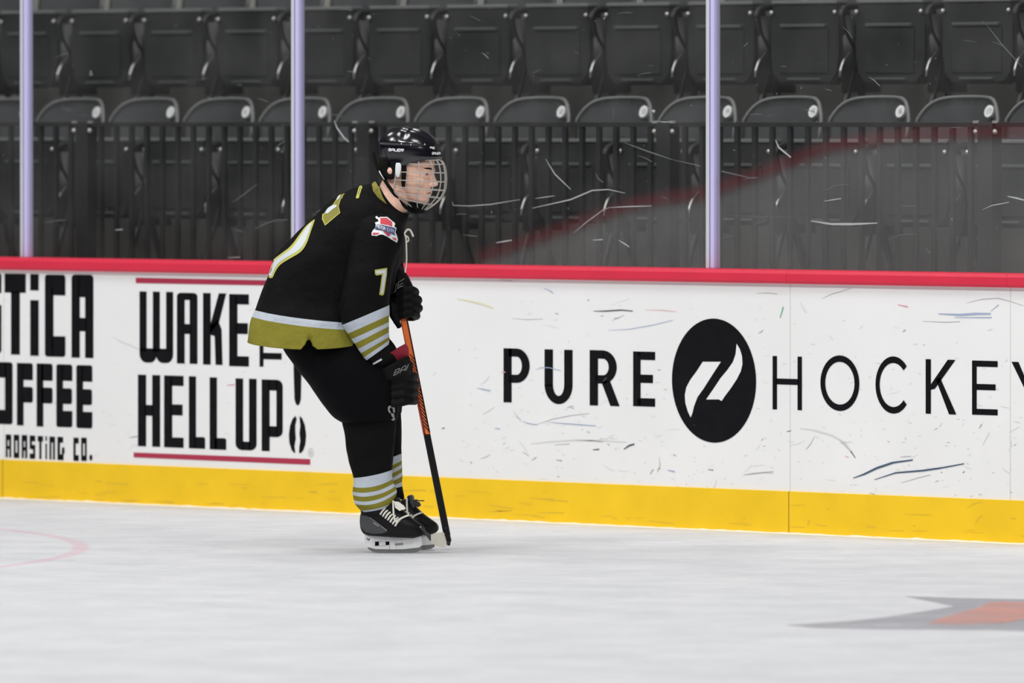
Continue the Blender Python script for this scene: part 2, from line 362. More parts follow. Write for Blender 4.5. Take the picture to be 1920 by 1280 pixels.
for a, b in ((X0, 1.6607), (1.6607, 2.9047), (2.9047, X1)):
    bm = bmesh.new()
    prof = [(-.018, HB - .056), (-.024, HB - .045), (-.024, HB - .016), (-.016, HB - .003), (0, HB), (.11, HB), (.115, HB - .01), (.115, HB - .056)]
    extrude_poly(bm, [(a + .0007, y, z) for y, z in prof], (b - a - .0014, 0, 0))
    bmesh.ops.recalc_face_normals(bm, faces=bm.faces)
    link_bm('top_rail', bm, M['rail'], boards)
bm = bmesh.new(); box(bm, X0, X1, .05, .11, 0, HB - .056, 0); link_bm('board_frame', bm, M['conc'], boards)
# snow built up along the foot of the boards
bm = bmesh.new(); xs = [X0 + i * .03 for i in range(int((X1 - X0) / .03))]
prev = None
for x in xs:
    h = .004 + .006 * abs(noise.noise(Vector((x * 9, 0, 0)))) + .003 * noise.noise(Vector((x * 40, 3, 0)))
    v = [bm.verts.new((x, -.008, h)), bm.verts.new((x, -.016, h * .8)), bm.verts.new((x, -.05, .0005))]
    if prev:
        for k in (0, 1): bm.faces.new((prev[k], prev[k + 1], v[k + 1], v[k]))
    prev = v
bmesh.ops.recalc_face_normals(bm, faces=bm.faces)
o = link_bm('snow_ridge', bm, M['snow'], None, True); tag(o, 'thin ridge of scraped snow along the foot of the boards', 'snow', kind='stuff')

# ---- printed lettering -------------------------------------------------
def SL(y): return 6.07e-5 * (y - YH)
def cell(x0, y0, x1, y1, polys):
    """unit-cell polygons -> px, sheared with the board line slope at that height"""
    o = []
    for p in polys:
        q = []
        for u, v in p:
            x = x0 + u * (x1 - x0); y = y0 + v * (y1 - y0); q.append((x, y + SL(y) * (x - x0)))
        o.append(q)
    return o
def rr(u0, v0, u1, v1, c='', rx=.12, ry=.04):
    """rectangle with rounded corners named in c: a=top-left b=top-right c=bottom-right d=bottom-left"""
    P = []
    for k, (cu, cv, su, sv, a0) in zip('abcd', ((u0, v0, 1, 1, 180), (u1, v0, -1, 1, 270), (u1, v1, -1, -1, 0), (u0, v1, 1, -1, 90))):
        if k in c:
            for j in range(6):
                a = math.radians(a0 + 90 * j / 5); P.append((cu + su * rx + rx * math.cos(a), cv + sv * ry + ry * math.sin(a)))
        else: P.append((cu, cv))
    return P
def arc(cu, cv, ru, rv, wu, wv, a0, a1, n=20):
    o = []
    for i in range(n):
        t0, t1 = [math.radians(a0 + (a1 - a0) * k / n) for k in (i, i + 1)]
        o.append([(cu + ru * math.cos(t0), cv + rv * math.sin(t0)), (cu + ru * math.cos(t1), cv + rv * math.sin(t1)),
                  (cu + (ru - wu) * math.cos(t1), cv + (rv - wv) * math.sin(t1)), (cu + (ru - wu) * math.cos(t0), cv + (rv - wv) * math.sin(t0))])
    return o
FAT = {
 'T': [rr(0, 0, 1, .235), rr(.30, .22, .72, 1)],
 'i': [rr(0, 0, 1, .20), rr(0, .32, 1, 1)],
 'C': [rr(0, 0, .42, 1, 'ad'), rr(.3, 0, 1, .25, 'b'), rr(.3, .75, 1, 1, 'c')],
 'A': [rr(0, .0, .38, 1, 'a', .14, .05), rr(.62, 0, 1, 1, 'b', .14, .05), rr(.3, 0, .7, .27), rr(.3, .52, .7, .68)],
 'O': [rr(0, 0, .35, 1, 'ad'), rr(.65, 0, 1, 1, 'bc'), rr(.3, 0, .7, .25), rr(.3, .77, .7, 1)],
 'F': [rr(0, 0, .42, 1), rr(.3, 0, 1, .27, 'b'), rr(.3, .38, 1, .63, 'bc')],
 'E': [rr(0, 0, .42, 1, 'ad'), rr(.3, 0, 1, .26, 'b'), rr(.3, .38, .98, .63, 'bc'), rr(.3, .74, 1, 1, 'c')],
 'R': [rr(0, 0, .36, 1), rr(.62, 0, 1, .52, 'b'), rr(.64, .58, 1, 1), rr(.3, 0, .7, .25), rr(.3, .50, .95, .64)],
 'S': [rr(0, 0, .40, .58, 'a'), rr(.3, 0, 1, .25, 'b'), rr(.3, .40, 1, .60), rr(.62, .45, 1, 1, 'c'), rr(0, .78, .7, 1, 'd')],
 'N': [rr(0, 0, .36, 1), rr(.64, 0, 1, 1, 'b'), rr(.3, 0, .7, .26)],
 'G': [rr(0, 0, .36, 1, 'ad'), rr(.3, 0, .8, .25, 'b'), rr(.3, .75, .85, 1), rr(.64, .45, 1, .72, 'b'), rr(.6, .6, .85, 1)],
 '.': [rr(0, 0, 1, 1, 'abcd', .4, .4)],
}
TALL = {
 'W': [rr(0, 0, .21, .85), rr(.395, 0, .605, .85), rr(.79, 0, 1, .85), rr(0, .80, .51, 1, 'cd', .2, .12), rr(.49, .80, 1, 1, 'cd', .2, .12)],
 'A': [rr(0, 0, .38, 1, 'a', .2, .05), rr(.62, 0, 1, 1, 'b', .2, .05), rr(.3, 0, .7, .10), rr(.3, .44, .7, .58)],
 'K': [rr(0, 0, .33, 1), [(.68, 0), (1, 0), (.68, .42), (.30, .56), (.30, .46)], [(.30, .46), (.62, .36), (.80, .50), (.84, 1), (.54, 1), (.50, .60), (.30, .58)]],
 'E': [rr(0, 0, .42, 1), rr(.3, 0, 1, .14), rr(.3, .40, .95, .55), rr(.3, .86, 1, 1)],
 'H': [rr(0, 0, .37, 1), rr(.64, 0, 1, 1), rr(.3, .42, .7, .57)],
 'L': [rr(0, 0, .44, 1), rr(.3, .84, 1, 1, 'b', .1, .03)],
 'U': [rr(0, 0, .36, 1, 'd', .3, .09), rr(.64, 0, 1, 1, 'c', .3, .09), rr(.3, .88, .7, 1)],
 'P': [rr(0, 0, .38, 1), rr(.70, 0, 1, .80, 'bc', .28, .09), rr(.3, 0, .74, .15), rr(.3, .65, .74, .80)],
 'T': [rr(0, 0, 1, .18), rr(.35, .1, .65, 1)],
}
THIN = {
 'P': [rr(0, 0, .31, 1), rr(.2, 0, .50, .15), rr(.2, .485, .50, .635)] + arc(.50, .3175, .50, .3175, .30, .15, -90, 90),
 'U': [rr(0, 0, .30, .68), rr(.70, 0, 1, .68)] + arc(.5, .64, .5, .36, .30, .15, 0, 180),
 'R': [rr(0, 0, .29, 1), rr(.2, 0, .48, .15), rr(.2, .45, .50, .60)] + arc(.46, .30, .48, .30, .28, .15, -90, 90) + [[(.40, .56), (.70, .54), (1.04, 1), (.72, 1)]],
 'E': [rr(0, 0, .34, 1), rr(.2, 0, 1, .15), rr(.2, .42, .90, .57), rr(.2, .85, 1, 1)],
 'h': [rr(0, 0, .15, 1), rr(.85, 0, 1, 1), rr(.1, .42, .9, .53)],
 'o': arc(.5, .5, .5, .5, .125, .115, 0, 360, 40),
 'c': arc(.55, .5, .55, .5, .13, .115, 42, 318, 34),
 'k': [rr(0, 0, .17, 1), [(.72, 0), (.97, 0), (.30, .54), (.17, .56), (.17, .46)], [(.34, .38), (.46, .32), (1, 1), (.76, 1)]],
 'e': [rr(0, 0, .18, 1), rr(.1, 0, 1, .11), rr(.1, .43, .92, .54), rr(.1, .89, 1, 1)],
 'y': [[(0, 0), (.2, 0), (.57, .55), (.43, .55)], [(.8, 0), (1, 0), (.57, .58), (.43, .55)], rr(.42, .5, .58, 1)],
}
def word(name, items, lib, m, lab, off=.0015):
    for ch, x0, y0, x1, y1 in items:
        bm = bmesh.new(); wallpolys(bm, cell(x0, y0, x1, y1, lib[ch]), off)
        o = link_bm('letter', bm, m, boards); o['label'] = 'letter %s of the %s' % (ch.upper(), lab)
word('lettering', [('P', 944.5, 652.5, 993.6, 753.8), ('U', 1021.4, 654.5, 1074, 756.5), ('R', 1106, 656, 1160, 759.5), ('E', 1187.5, 658.5, 1228.8, 761)], THIN, M['ink'], 'bold black word left of the emblem')
word('lettering', [('h', 1449, 667, 1504, 767), ('o', 1538.6, 665, 1611.7, 769), ('c', 1641.9, 667, 1703, 774), ('k', 1736, 673, 1793.6, 775), ('e', 1823, 675.5, 1871, 777), ('y', 1897, 678, 1962, 781)], THIN, M['ink'], 'thin black word right of the emblem')
word('lettering', [('T', 9, 512.5, 48.8, 664), ('i', 57, 513.5, 73, 666.5), ('C', 84.5, 514.5, 123, 668), ('A', 134.5, 514.5, 175.5, 670), ('S', -38, 511, 3, 661)], FAT, M['ink'], 'heavy black upper word at the left end')
word('lettering', [('O', -17, 678, 24, 794), ('F', 32, 680, 62, 797), ('F', 69, 681, 99, 799), ('E', 106, 682.5, 136, 800), ('E', 143.5, 684, 173.5, 802)], FAT, M['ink'], 'heavy black lower word at the left end')
word('lettering', [('R', 11, 814, 21.5, 857), ('O', 26, 814.5, 36.5, 858), ('A', 41, 815, 51.5, 858.5), ('S', 56, 816, 66.5, 859.5), ('T', 71, 817, 81, 860), ('i', 85.5, 817.5, 88.5, 860.5),
     ('N', 93, 818, 103.5, 861), ('G', 108, 818.5, 121.5, 862), ('C', 138, 820, 148, 863.5), ('O', 152.5, 820, 163, 863.5), ('.', 168, 852, 173.5, 863)], FAT, M['ink'], 'small black words at the lower left')
word('lettering', [('W', 262, 546, 325, 679), ('A', 332, 548.5, 370.6, 681), ('K', 381, 549, 424.6, 683), ('E', 430, 551, 467, 686)], TALL, M['ink'], 'tall black word WAKE')
word('lettering', [('H', 259, 702, 300.7, 836), ('E', 308, 703.5, 344.6, 838), ('L', 354.5, 705, 385, 840), ('L', 393.5, 707, 424.6, 842), ('U', 442, 709, 481.5, 843), ('P', 491, 711, 530.5, 845)], TALL, M['ink'], 'tall black words HELL UP')
def rotcell(x0, yb, yt, x1, polys):   # letter turned to read upwards
    return [[(x0 + v * (x1 - x0), yb - u * (yb - yt) + SL(600) * v * (x1 - x0)) for u, v in p] for p in polys]
for ch, yb, yt in (('T', 687, 647), ('H', 640, 602), ('E', 595, 560)):
    bm = bmesh.new(); wallpolys(bm, rotcell(487, yb, yt, 528.5, TALL[ch]), .0015)
    o = link_bm('letter', bm, M['ink'], boards); o['label'] = 'letter %s of the small word THE turned upright' % ch
bm = bmesh.new()
wallpolys(bm, [[(550, 560), (566, 561), (565.5, 700), (564.5, 748), (562, 757), (558.5, 760), (555, 757), (552.5, 748), (551, 700)]], .0015)
wallpolys(bm, [[(554.5, 779), (549, 785), (544, 798), (542, 815), (543, 830), (547, 843), (552, 849), (554, 848), (552.5, 836), (555, 822), (554, 808), (554, 797), (556.5, 786)],
               [(562, 779), (567, 784), (572, 797), (574.5, 815), (573, 832), (569, 844), (564, 849.5), (561, 848), (561.5, 838), (563.5, 826), (562, 812), (563.5, 798), (562.5, 787)]], .0015)
o = link_bm('exclamation_mark', bm, M['ink'], boards); o['label'] = 'black exclamation mark with a coffee bean as its dot'
bm = bmesh.new()
C_ = [(583, 848.5, 5.2, 8, .9)]
for cx, cy, rx, ry, wd in C_: wallpolys(bm, [[(cx + a * 1, cy + b) for a, b in q] for q in arc(0, 0, rx, ry, wd, wd, 0, 360, 24)], .0015)
wallpolys(bm, [[(581.6, 844.5), (582.4, 844.5), (582.4, 853), (581.6, 853)], [(582, 844.5), (584.5, 845.5), (584.5, 848), (582, 849), (582, 848), (583.6, 847.4), (583.6, 846), (582, 845.5)], [(582.4, 848.6), (583.4, 848.6), (585, 853), (584, 853)]], .0015)
o = link_bm('registered_mark', bm, M['sc_grey'], boards)
for pts, lab in (([(255, 520.5), (530, 526), (530, 535.5), (255, 530.5)], 'red line above the coffee slogan'), ([(251, 848, ), (582, 860.5), (582, 871), (251, 857)], 'red line under the coffee slogan')):
    bm = bmesh.new(); wallpolys(bm, [pts], .0015); o = link_bm('red_line', bm, M['adred'], boards); o['label'] = lab
# oval emblem
bm = bmesh.new(); cx, cy, rx, ry = 1339.2, 713.3, 78.9, 116.3
wallpolys(bm, [[(cx + rx * math.cos(2 * PI * k / 72), cy + ry * math.sin(2 * PI * k / 72) + .029 * rx * math.cos(2 * PI * k / 72)) for k in range(72)]], .0015)
emb = link_bm('emblem', bm, M['ink'], boards); emb['label'] = 'black round emblem with two white flame strokes'
z = lambda L: [(820 + a * .375, 480 + b * .375) for a, b in L]
bm = bmesh.new()
wallpolys(bm, [z([(1330, 528), (1420, 528), (1372, 602), (1335, 660), (1303, 705), (1286, 750), (1278, 785), (1269, 806), (1255, 776), (1243, 735), (1240, 695), (1248, 655), (1268, 617), (1298, 577)]),
               z([(1499, 438), (1515, 464), (1526, 500), (1528, 540), (1520, 575), (1500, 615), (1470, 660), (1440, 700), (1424, 724), (1410, 716), (1347, 716), (1380, 668), (1420, 608), (1452, 570), (1480, 530), (1494, 490)])], .003)
o = link_bm('emblem_stroke', bm, M['adwhite'], emb); o['label'] = 'white flame strokes of the emblem'

# ------------------------------------------------------------------ glass and posts above the boards
GY = .055; GT = 2.75
posts = [-5.6, -3.226, -1.4136, 1.15, 3.6]
def scratch_mesh(bm, pts, wd, mi, lo, hi, y=GY - .0075):
    for q in stroke_poly(pts, wd):
        ws_ = [onwall(a, b, y) for a, b in q]
        if min(p.x for p in ws_) < lo or max(p.x for p in ws_) > hi or min(p.z for p in ws_) < HB + .002: continue
        vs = [bm.verts.new(p) for p in ws_]; f = bm.faces.new(vs); f.material_index = mi
def spx(pts):
    o = []
    for (a, b), (c, d) in zip(pts, pts[1:]):
        n_ = max(1, int(math.hypot(c - a, d - b) / 12))
        o += [(a + (c - a) * i / n_, b + (d - b) * i / n_) for i in range(n_)]
    return o + [pts[-1]]
GS = [([(1567 / 2.5, 226), (632, 240), (645, 258), (654, 266)], 3, 0), ([(847, 378), (850, 385), (880, 386), (920, 383), (975, 374)], 1.6, 0),
      ([(998, 390), (1030, 383), (1070, 374), (1110, 357), (1140, 355), (1172, 362)], 2.4, 0), ([(1003, 372), (1040, 367)], 1.5, 0),
      ([(1075, 437), (1100, 416), (1130, 394), (1142, 389)], 1.4, 0), ([(1142, 389), (1180, 387), (1222, 386)], 2, 0), ([(1023, 298), (1040, 326), (1070, 355)], 2, 0),
      ([(1117, 325), (1122, 335), (1131, 342)], 1.8, 1), ([(1170, 267), (1210, 282), (1260, 299)], 2.4, 1), ([(1260, 299), (1300, 308), (1340, 318), (1415, 335)], 2.2, 1),
      ([(1454, 262), (1460, 276), (1472, 286), (1483, 295)], 3.4, 0), ([(1520, 414), (1560, 420), (1600, 420), (1645, 418)], 4.5, 0), ([(1545, 377), (1577, 372)], 2, 0),
      ([(1842, 393), (1860, 385), (1892, 379)], 1.8, 0), ([(1889, 368), (1905, 371), (1920, 375)], 3.4, 0), ([(1848, 44), (1880, 85), (1916, 125)], 1.8, 1),
      ([(1222, 207), (1228, 209)], 6, 0), ([(1358, 402), (1400, 405), (1490, 408)], 1, 1), ([(1360, 445), (1375, 442)], 2, 1), ([(930, 455), (960, 450)], 2.4, 0),
      ([(1112, 450), (1130, 449)], 2.4, 0), ([(1160, 450), (1170, 456), (1180, 463)], 2.6, 0), ([(868, 440), (895, 443)], 1.5, 1), ([(1232, 227), (1245, 229), (1258, 228)], 1.6, 0),
      ([(435, 380), (455, 366), (482, 345)], 1.4, 1), ([(560, 358), (575, 355)], 1.6, 1), ([(592, 398), (605, 392)], 2, 1), ([(475, 430), (500, 418), (520, 412), (540, 412)], 1.6, 1),
      ([(216, 431), (230, 430)], 2, 0), ([(80, 418), (100, 414), (124, 412)], 1.3, 1), ([(427, 483), (450, 482)], 1.6, 0), ([(170, 132), (171, 142)], 7, 1),
      ([(1394, 88), (1402, 80)], 2, 1), ([(1150, 222), (1150, 202)], 1, 1), ([(1665, 450), (1690, 440), (1720, 438)], 1.4, 1), ([(1735, 465), (1745, 474)], 3, 1),
      ([(1770, 446), (1780, 440)], 2, 1), ([(1408, 425), (1420, 418), (1440, 412)], 1.2, 1), ([(1690, 386), (1720, 386)], 1.6, 1), ([(1540, 360), (1565, 348), (1595, 345)], 1.2, 1)]
for i in range(260):
    x = R_.uniform(0, 1918); y = R_.uniform(5, 488); 
    if 120 < x < 480 and R_.random() < .6: continue
    L = R_.uniform(1.5, 5) if R_.random() < .82 else R_.uniform(8, 30); a = R_.uniform(0, PI)
    if L > 8: a = R_.gauss(-.1, .3)
    GS.append(([(x, y), (x + L * .5 * math.cos(a), y + L * .5 * math.sin(a)), (x + L * math.cos(a + .1), y + L * math.sin(a + .1))], R_.uniform(.7, 1.5), 1 if R_.random() < .93 else 0))
glabels = ['clear glass pane at the left edge, left of the first post', 'clear glass pane between the two left posts', 'wide scuffed glass pane behind the player', 'heavily scratched glass pane right of the last post']
for i in range(4):
    a, b = posts[i] + .029, posts[i + 1] - .029
    t = empty('rink_glass', ((a + b) / 2, GY, HB), label=glabels[i], cat='glass panel', group='glass panes above the boards')
    bm = bmesh.new(); box(bm, a, b, GY - .006, GY + .006, HB, GT)
    bmesh.ops.translate(bm, verts=bm.verts, vec=-t.location); link_bm('pane', bm, M['glass'], t)
    bm = bmesh.new(); k = 0
    for pts, wd, mi in GS:
        scratch_mesh(bm, spx(pts), wd, mi, a, b)
    bmesh.ops.translate(bm, verts=bm.verts, vec=-t.location)
    s = link_bm('scratch_marks', bm, [M['scratch'], M['scratch2']], t); s['label'] = 'whitish scratches and scuffs'
plabels = ['pale lavender glass post at the left edge of the photo', 'pale lavender glass post left of the player', 'pale lavender glass post right of the player']
for x, lab in zip(posts[1:4], plabels):
    t = empty('glass_post', (x, GY, HB), label=lab, cat='post', group='posts between the glass panes')
    bm = bmesh.new(); box(bm, -.027, .003, -.014, .018, 0, GT - HB, 0, .003); link_bm('post_edge', bm, M['postgrey'], t)['label'] = 'grey half of the post'
    bm = bmesh.new(); box(bm, -.001, .027, -.020, .018, 0, GT - HB, 0, .004); link_bm('post_face', bm, M['postlav'], t)['label'] = 'lavender half of the post'
    bm = bmesh.new(); box(bm, .003, .0065, -.0215, -.018, 0, GT - HB); link_bm('gasket', bm, M['postline'], t)

# ------------------------------------------------------------------ stands: concrete tiers
T0 = .93; RISE = .607; RP = .85
for i in range(4):
    z = T0 + RISE * i; y0 = .5 + (i > 0) * 0 if i == 0 else 2.05 + RP * (i - 1)
    bm = bmesh.new(); y1 = 2.05 + RP * i if i else 2.05
    if i == 0: box(bm, -10, 6, .30, y1, T0 - .12, T0)
    else: box(bm, -10, 6, y0, y1, z - RISE - (.1 if i == 1 else 0), z)
    o = link_bm('floor_tier', bm, M['conc']); tag(o, 'grey concrete tier of the stand', kind='structure')
bm = bmesh.new(); box(bm, -10, 6, 5.5, 5.6, 0, 6); tag(link_bm('wall_back', bm, M['conc']), 'dark concrete wall behind the stand', kind='structure')
bm = bmesh.new(); box(bm, -10, 6, .30, .40, 0, T0 - .12); tag(link_bm('wall_stand', bm, M['conc']), 'concrete foot wall of the stand', kind='structure')

# ------------------------------------------------------------------ railing behind the glass
RY = .7; RT = 1.668
fence = empty('metal_railing', (0, RY, T0), label='long black metal railing of upright bars between the glass and the front seats', cat='railing')
bm = bmesh.new(); box(bm, -9, 5, -.018, .018, RT - T0 - .02, RT - T0, 0, .003); link_bm('top_bar', bm, M['fence'], fence)
bm = bmesh.new(); box(bm, -9, 5, -.012, .012, .08, .11); link_bm('bottom_bar', bm, M['fence'], fence)
stations = [-1.683 + 1.8935 * k for k in range(-2, 3)]
bm = bmesh.new(); box(bm, -.011, .011, -.009, .009, .1, RT - T0 - .015); bal = None
for k in range(len(stations) - 1):
    n_ = 18
    for j in range(1, n_):
        x = stations[k] + (stations[k + 1] - stations[k]) * j / n_
        if x < -4.6 or x > 2.75: continue
        if bal is None: bal = link_bm('baluster', bm, M['fence'], fence); o = bal
        else: o = bal.copy(); COL.objects.link(o); o.parent = fence
        o.location = (x, 0, 0)
pm = None
for x in stations:
    if x < -4.7 or x > 2.8: continue
    if pm is None:
        bm = bmesh.new(); box(bm, -.042, .042, -.03, .03, 0, RT - T0 - .004, 0, .006); pm = link_bm('post', bm, M['fence'], fence); o = pm
        bm = bmesh.new()
        for sx_ in (-.055, .055):
            box(bm, sx_ - .016, sx_ + .016, -.028, -.018, RT - T0 - .005, RT - T0 + .006, 0, .003)
            bmesh.ops.create_uvsphere(bm, u_segments=10, v_segments=6, radius=.011, matrix=Matrix.Translation((sx_, -.026, RT - T0 - .038)))
        cl = link_bm('clamp', bm, M['metal'], o); cl['label'] = 'bright metal clamps'
        c0 = cl
    else:
        o = pm.copy(); COL.objects.link(o); o.parent = fence
        c = c0.copy(); COL.objects.link(c); c.parent = o
    o.location = (x, 0, 0)

# ------------------------------------------------------------------ seats (origin on the tier floor, front of seat towards -y)
TAGM = Matrix.Translation((.168, .289, .784)) @ Matrix.Rotation(math.radians(-4), 4, 'Z') @ Matrix.Rotation(math.radians(-16), 4, 'X')
def seat_meshes():
    D = {}
    # backrest: curved shell with rounded shoulders, local y .75 behind pan
    bm = bmesh.new(); nu, nv = 28, 10; G = []
    zb, zt = .42, .846; y0 = .30
    def prof(u, v):
        top = zt - .085 * abs(u) ** 6 - .012 * u * u
        z_ = zb + (top - zb) * v
        wv = .240 - .010 * (1 - v)
        return Vector((u * wv, y0 + .05 * v - .080 * abs(u) ** 2.4, z_))
    for i in range(nu + 1):
        u = -1 + 2 * i / nu; G.append([bm.verts.new(prof(u, j / nv)) for j in range(nv + 1)])
    for i in range(nu):
        for j in range(nv): bm.faces.new((G[i][j], G[i + 1][j], G[i + 1][j + 1], G[i][j + 1]))
    r = bmesh.ops.solidify(bm, geom=bm.faces[:], thickness=.018)
    D['backrest'] = bm
    bm = bmesh.new()
    pts = [prof(-1, .93)] + [prof(-1 + 2 * i / 30, 1.0) for i in range(31)] + [prof(1, t) for t in (.93, .85, .72)]
    tube(bm, pts, [.007] * 24 + [.009] * 11, 8); D['back_rim'] = bm
    # flipped-up pan
    bm = bmesh.new()
    out_ = [(-.205, .655), (-.222, .60), (-.222, .42), (-.205, .34), (-.16, .295), (.16, .295), (.205, .34), (.222, .42), (.222, .60), (.205, .655)]
    a = [bm.verts.new((x, .005, z)) for x, z in out_]; b = [bm.verts.new((x * .98, .085, z)) for x, z in out_]
    bm.faces.new(a); bm.faces.new(b[::-1])
    for i in range(len(a)): bm.faces.new((a[i], b[i], b[(i + 1) % len(a)], a[(i + 1) % len(a)]))
    bmesh.ops.bevel(bm, geom=bm.edges[:], offset=.010, segments=2, affect='EDGES')
    bmesh.ops.recalc_face_normals(bm, faces=bm.faces)
    D['seat_pan'] = bm
    bm = bmesh.new(); box(bm, -.205, .205, -.002, .07, .650, .666, 0, .005); D['pan_edge'] = bm
    bm = bmesh.new(); box(bm, -.14, .14, -.014, .01, .548, .562, 0, .004); box(bm, -.10, .10, -.008, .01, .315, .325, 0, .003); D['ledge'] = bm
    bm = bmesh.new(); box(bm, -.15, .15, -.004, .01, .345, .54, 0, .004); D['panel'] = bm
    bm = bmesh.new(); bmesh.ops.create_uvsphere(bm, u_segments=10, v_segments=6, radius=.0105); D['bolt'] = bm
    # side frame, at +pitch/2
    bm = bmesh.new(); px = .2645
    arm = spline([(px, -.035, .60), (px, .0, .632), (px, .12, .640), (px, .26, .635)], 5)
    tube(bm, arm, [.016] * len(arm), 8)
    leg = spline([(px, -.035, .61), (px, -.01, .52), (px, .05, .42), (px, .02, .30), (px, -.04, .12), (px, -.06, 0)], 6)
    tube(bm, leg, .016, 8)
    leg = spline([(px, .26, .64), (px, .18, .50), (px, .08, .36), (px, .12, .18), (px, .20, 0)], 6)
    tube(bm, leg, .016, 8)
    box(bm, px - .012, px + .012, -.02, .20, .26, .60)
    D['side_frame'] = bm
    bm = bmesh.new(); tube(bm, spline([(px + .010, -.050, .33), (px + .010, -.046, .36), (px + .010, -.026, .40), (px + .010, .012, .44)], 5), [.003] * 4 + [.0055] * 7 + [.003] * 5, 6); D['frame_glint'] = bm  # thin bright tube standing in for the curved highlight on the frame
    bm = bmesh.new(); bmesh.ops.create_cone(bm, cap_ends=True, segments=24, radius1=.025, radius2=.027, depth=.024,
        matrix=TAGM @ Matrix.Translation((0, .010, 0)) @ Matrix.Rotation(PI / 2, 4, 'X')); D['number_tag'] = bm
    MM = {'backrest': 'back', 'back_rim': 'rim', 'seat_pan': 'pan', 'pan_edge': 'rim', 'ledge': 'ledge', 'panel': 'pan', 'bolt': 'metal', 'side_frame': 'frame', 'frame_glint': 'metal', 'number_tag': 'tag'}
    out = {}
    for k, bm in D.items():
        me = bpy.data.meshes.new(k); bm.normal_update(); bm.to_mesh(me); bm.free(); me.materials.append(M[MM[k]])
        if k in ('backrest', 'back_rim', 'bolt', 'side_frame', 'frame_glint'):
            for p in me.polygons: p.use_smooth = True
        out[k] = me
    return out
SM = seat_meshes()
DIG = {'0': 'abcdef', '1': 'bc', '2': 'abged', '3': 'abgcd', '4': 'fgbc', '5': 'afgcd', '6': 'afgedc', '7': 'abc', '8': 'abcdefg', '9': 'abfgcd'}
SEG = {'a': (0, 0, 1, 0), 'b': (1, 0, 1, 1), 'c': (1, 1, 1, 2), 'd': (0, 2, 1, 2), 'e': (0, 1, 0, 2), 'f': (0, 0, 0, 1), 'g': (0, 1, 1, 1)}
def digits(txt):
    bm = bmesh.new(); w_, h_, g_ = .0085, .010, .0085; W = len(txt) * w_ + (len(txt) - 1) * g_
    for i, c in enumerate(txt):
        for s in DIG[c]:
            x0, z0, x1, z1 = SEG[s]; X = -W / 2 + i * (w_ + g_)
            xa, xb = sorted((X + x0 * w_, X + x1 * w_)); za, zb = sorted((h_ - z0 * h_, h_ - z1 * h_))
            box(bm, xa - .0012, xb + .0012, -.0035, -.0018, za - .0012, zb + .0012)
    bmesh.ops.transform(bm, verts=bm.verts, matrix=TAGM)
    return bm
def put(name, parent, loc=(0, 0, 0)):
    o = bpy.data.objects.new(name, SM[name]); COL.objects.link(o); o.parent = parent; o.location = loc; return o
PANY = 1.48
ordn = ['first', 'second', 'third', 'fourth', 'fifth', 'sixth', 'seventh', 'eighth', 'ninth', 'tenth', 'eleventh', 'twelfth', 'thirteenth', 'fourteenth', 'fifteenth', 'sixteenth']
def seat(x, row, num, label, grp):
    t = empty('stadium_seat', (x, PANY + .87 * row, T0 + RISE * row), label=label, cat='seat', group=grp)
    b = put('backrest', t); put('back_rim', b); 
    p = put('seat_pan', t); put('pan_edge', p); put('ledge', p); put('panel', p)
    for s in (-.198, .198): put('bolt', p, (s, -.006, .612))
    f = put('side_frame', t); put('frame_glint', f)['label'] = 'bright curved glint on the side frame'
    if num:
        g_ = put('number_tag', t); g_['label'] = 'round white tag numbered %d' % num
        link_bm('number', digits(str(num)), M['tagink'], g_)
    return t
ks = list(range(-9, 6))
for k in ks:
    n_ = 13 + k
    if k == 5: lab = 'grey folding seat of the front row cut off by the right edge'
    elif k == -9: lab = 'grey folding seat of the front row cut off by the left edge'
    elif k == -8: lab = 'grey folding seat of the front row behind the leftmost glass post'
    else: lab = 'grey folding seat of the front row with a round white tag numbered %d' % n_
    seat(-1.23 + .529 * k, 0, None if k in (5, -9) else n_, lab, 'front row of seats')
kk = list(range(-10, 5))
for i, k in enumerate(kk):
    lab = 'dark folding seat of the upper row, %s from the left' % ordn[i]
    if i == len(kk) - 1: lab = 'dark folding seat of the upper row, rightmost, cut by the edge'
    seat(-1.18 + .5305 * k, 1, None, lab, 'upper row of seats')

# ------------------------------------------------------------------ made-up sloping wall across the rink, shaped for its pale reflection in the glass
def mirror_pt(px, py, yreal):
    yv = 2 * GY - yreal; p = onwall(px, py, yv); return Vector((p.x, yreal, p.z))
YR = -26.0
topl = [mirror_pt(*p, YR) for p in ((900, 492), (1060, 437), (1200, 388), (1320, 372), (1440, 330), (1560, 283), (1700, 262), (2050, 250))]
bm = bmesh.new(); base = [Vector((p.x, YR, 0)) for p in topl]
extrude_poly(bm, base + topl[::-1], (0, -.2, 0)); bmesh.ops.recalc_face_normals(bm, faces=bm.faces)
o = link_bm('wall_added_ramp', bm, M['board']); tag(o, 'white sloping wall added across the rink for its reflection in the glass', kind='structure')
bm = bmesh.new(); up = [p + Vector((0, .0, .085)) for p in topl]
extrude_poly(bm, [p + Vector((0, .02, 0)) for p in topl] + [p + Vector((0, .02, 0)) for p in up[::-1]], (0, -.22, 0)); bmesh.ops.recalc_face_normals(bm, faces=bm.faces)
link_bm('added_ramp_cap', bm, M['rail'], o)

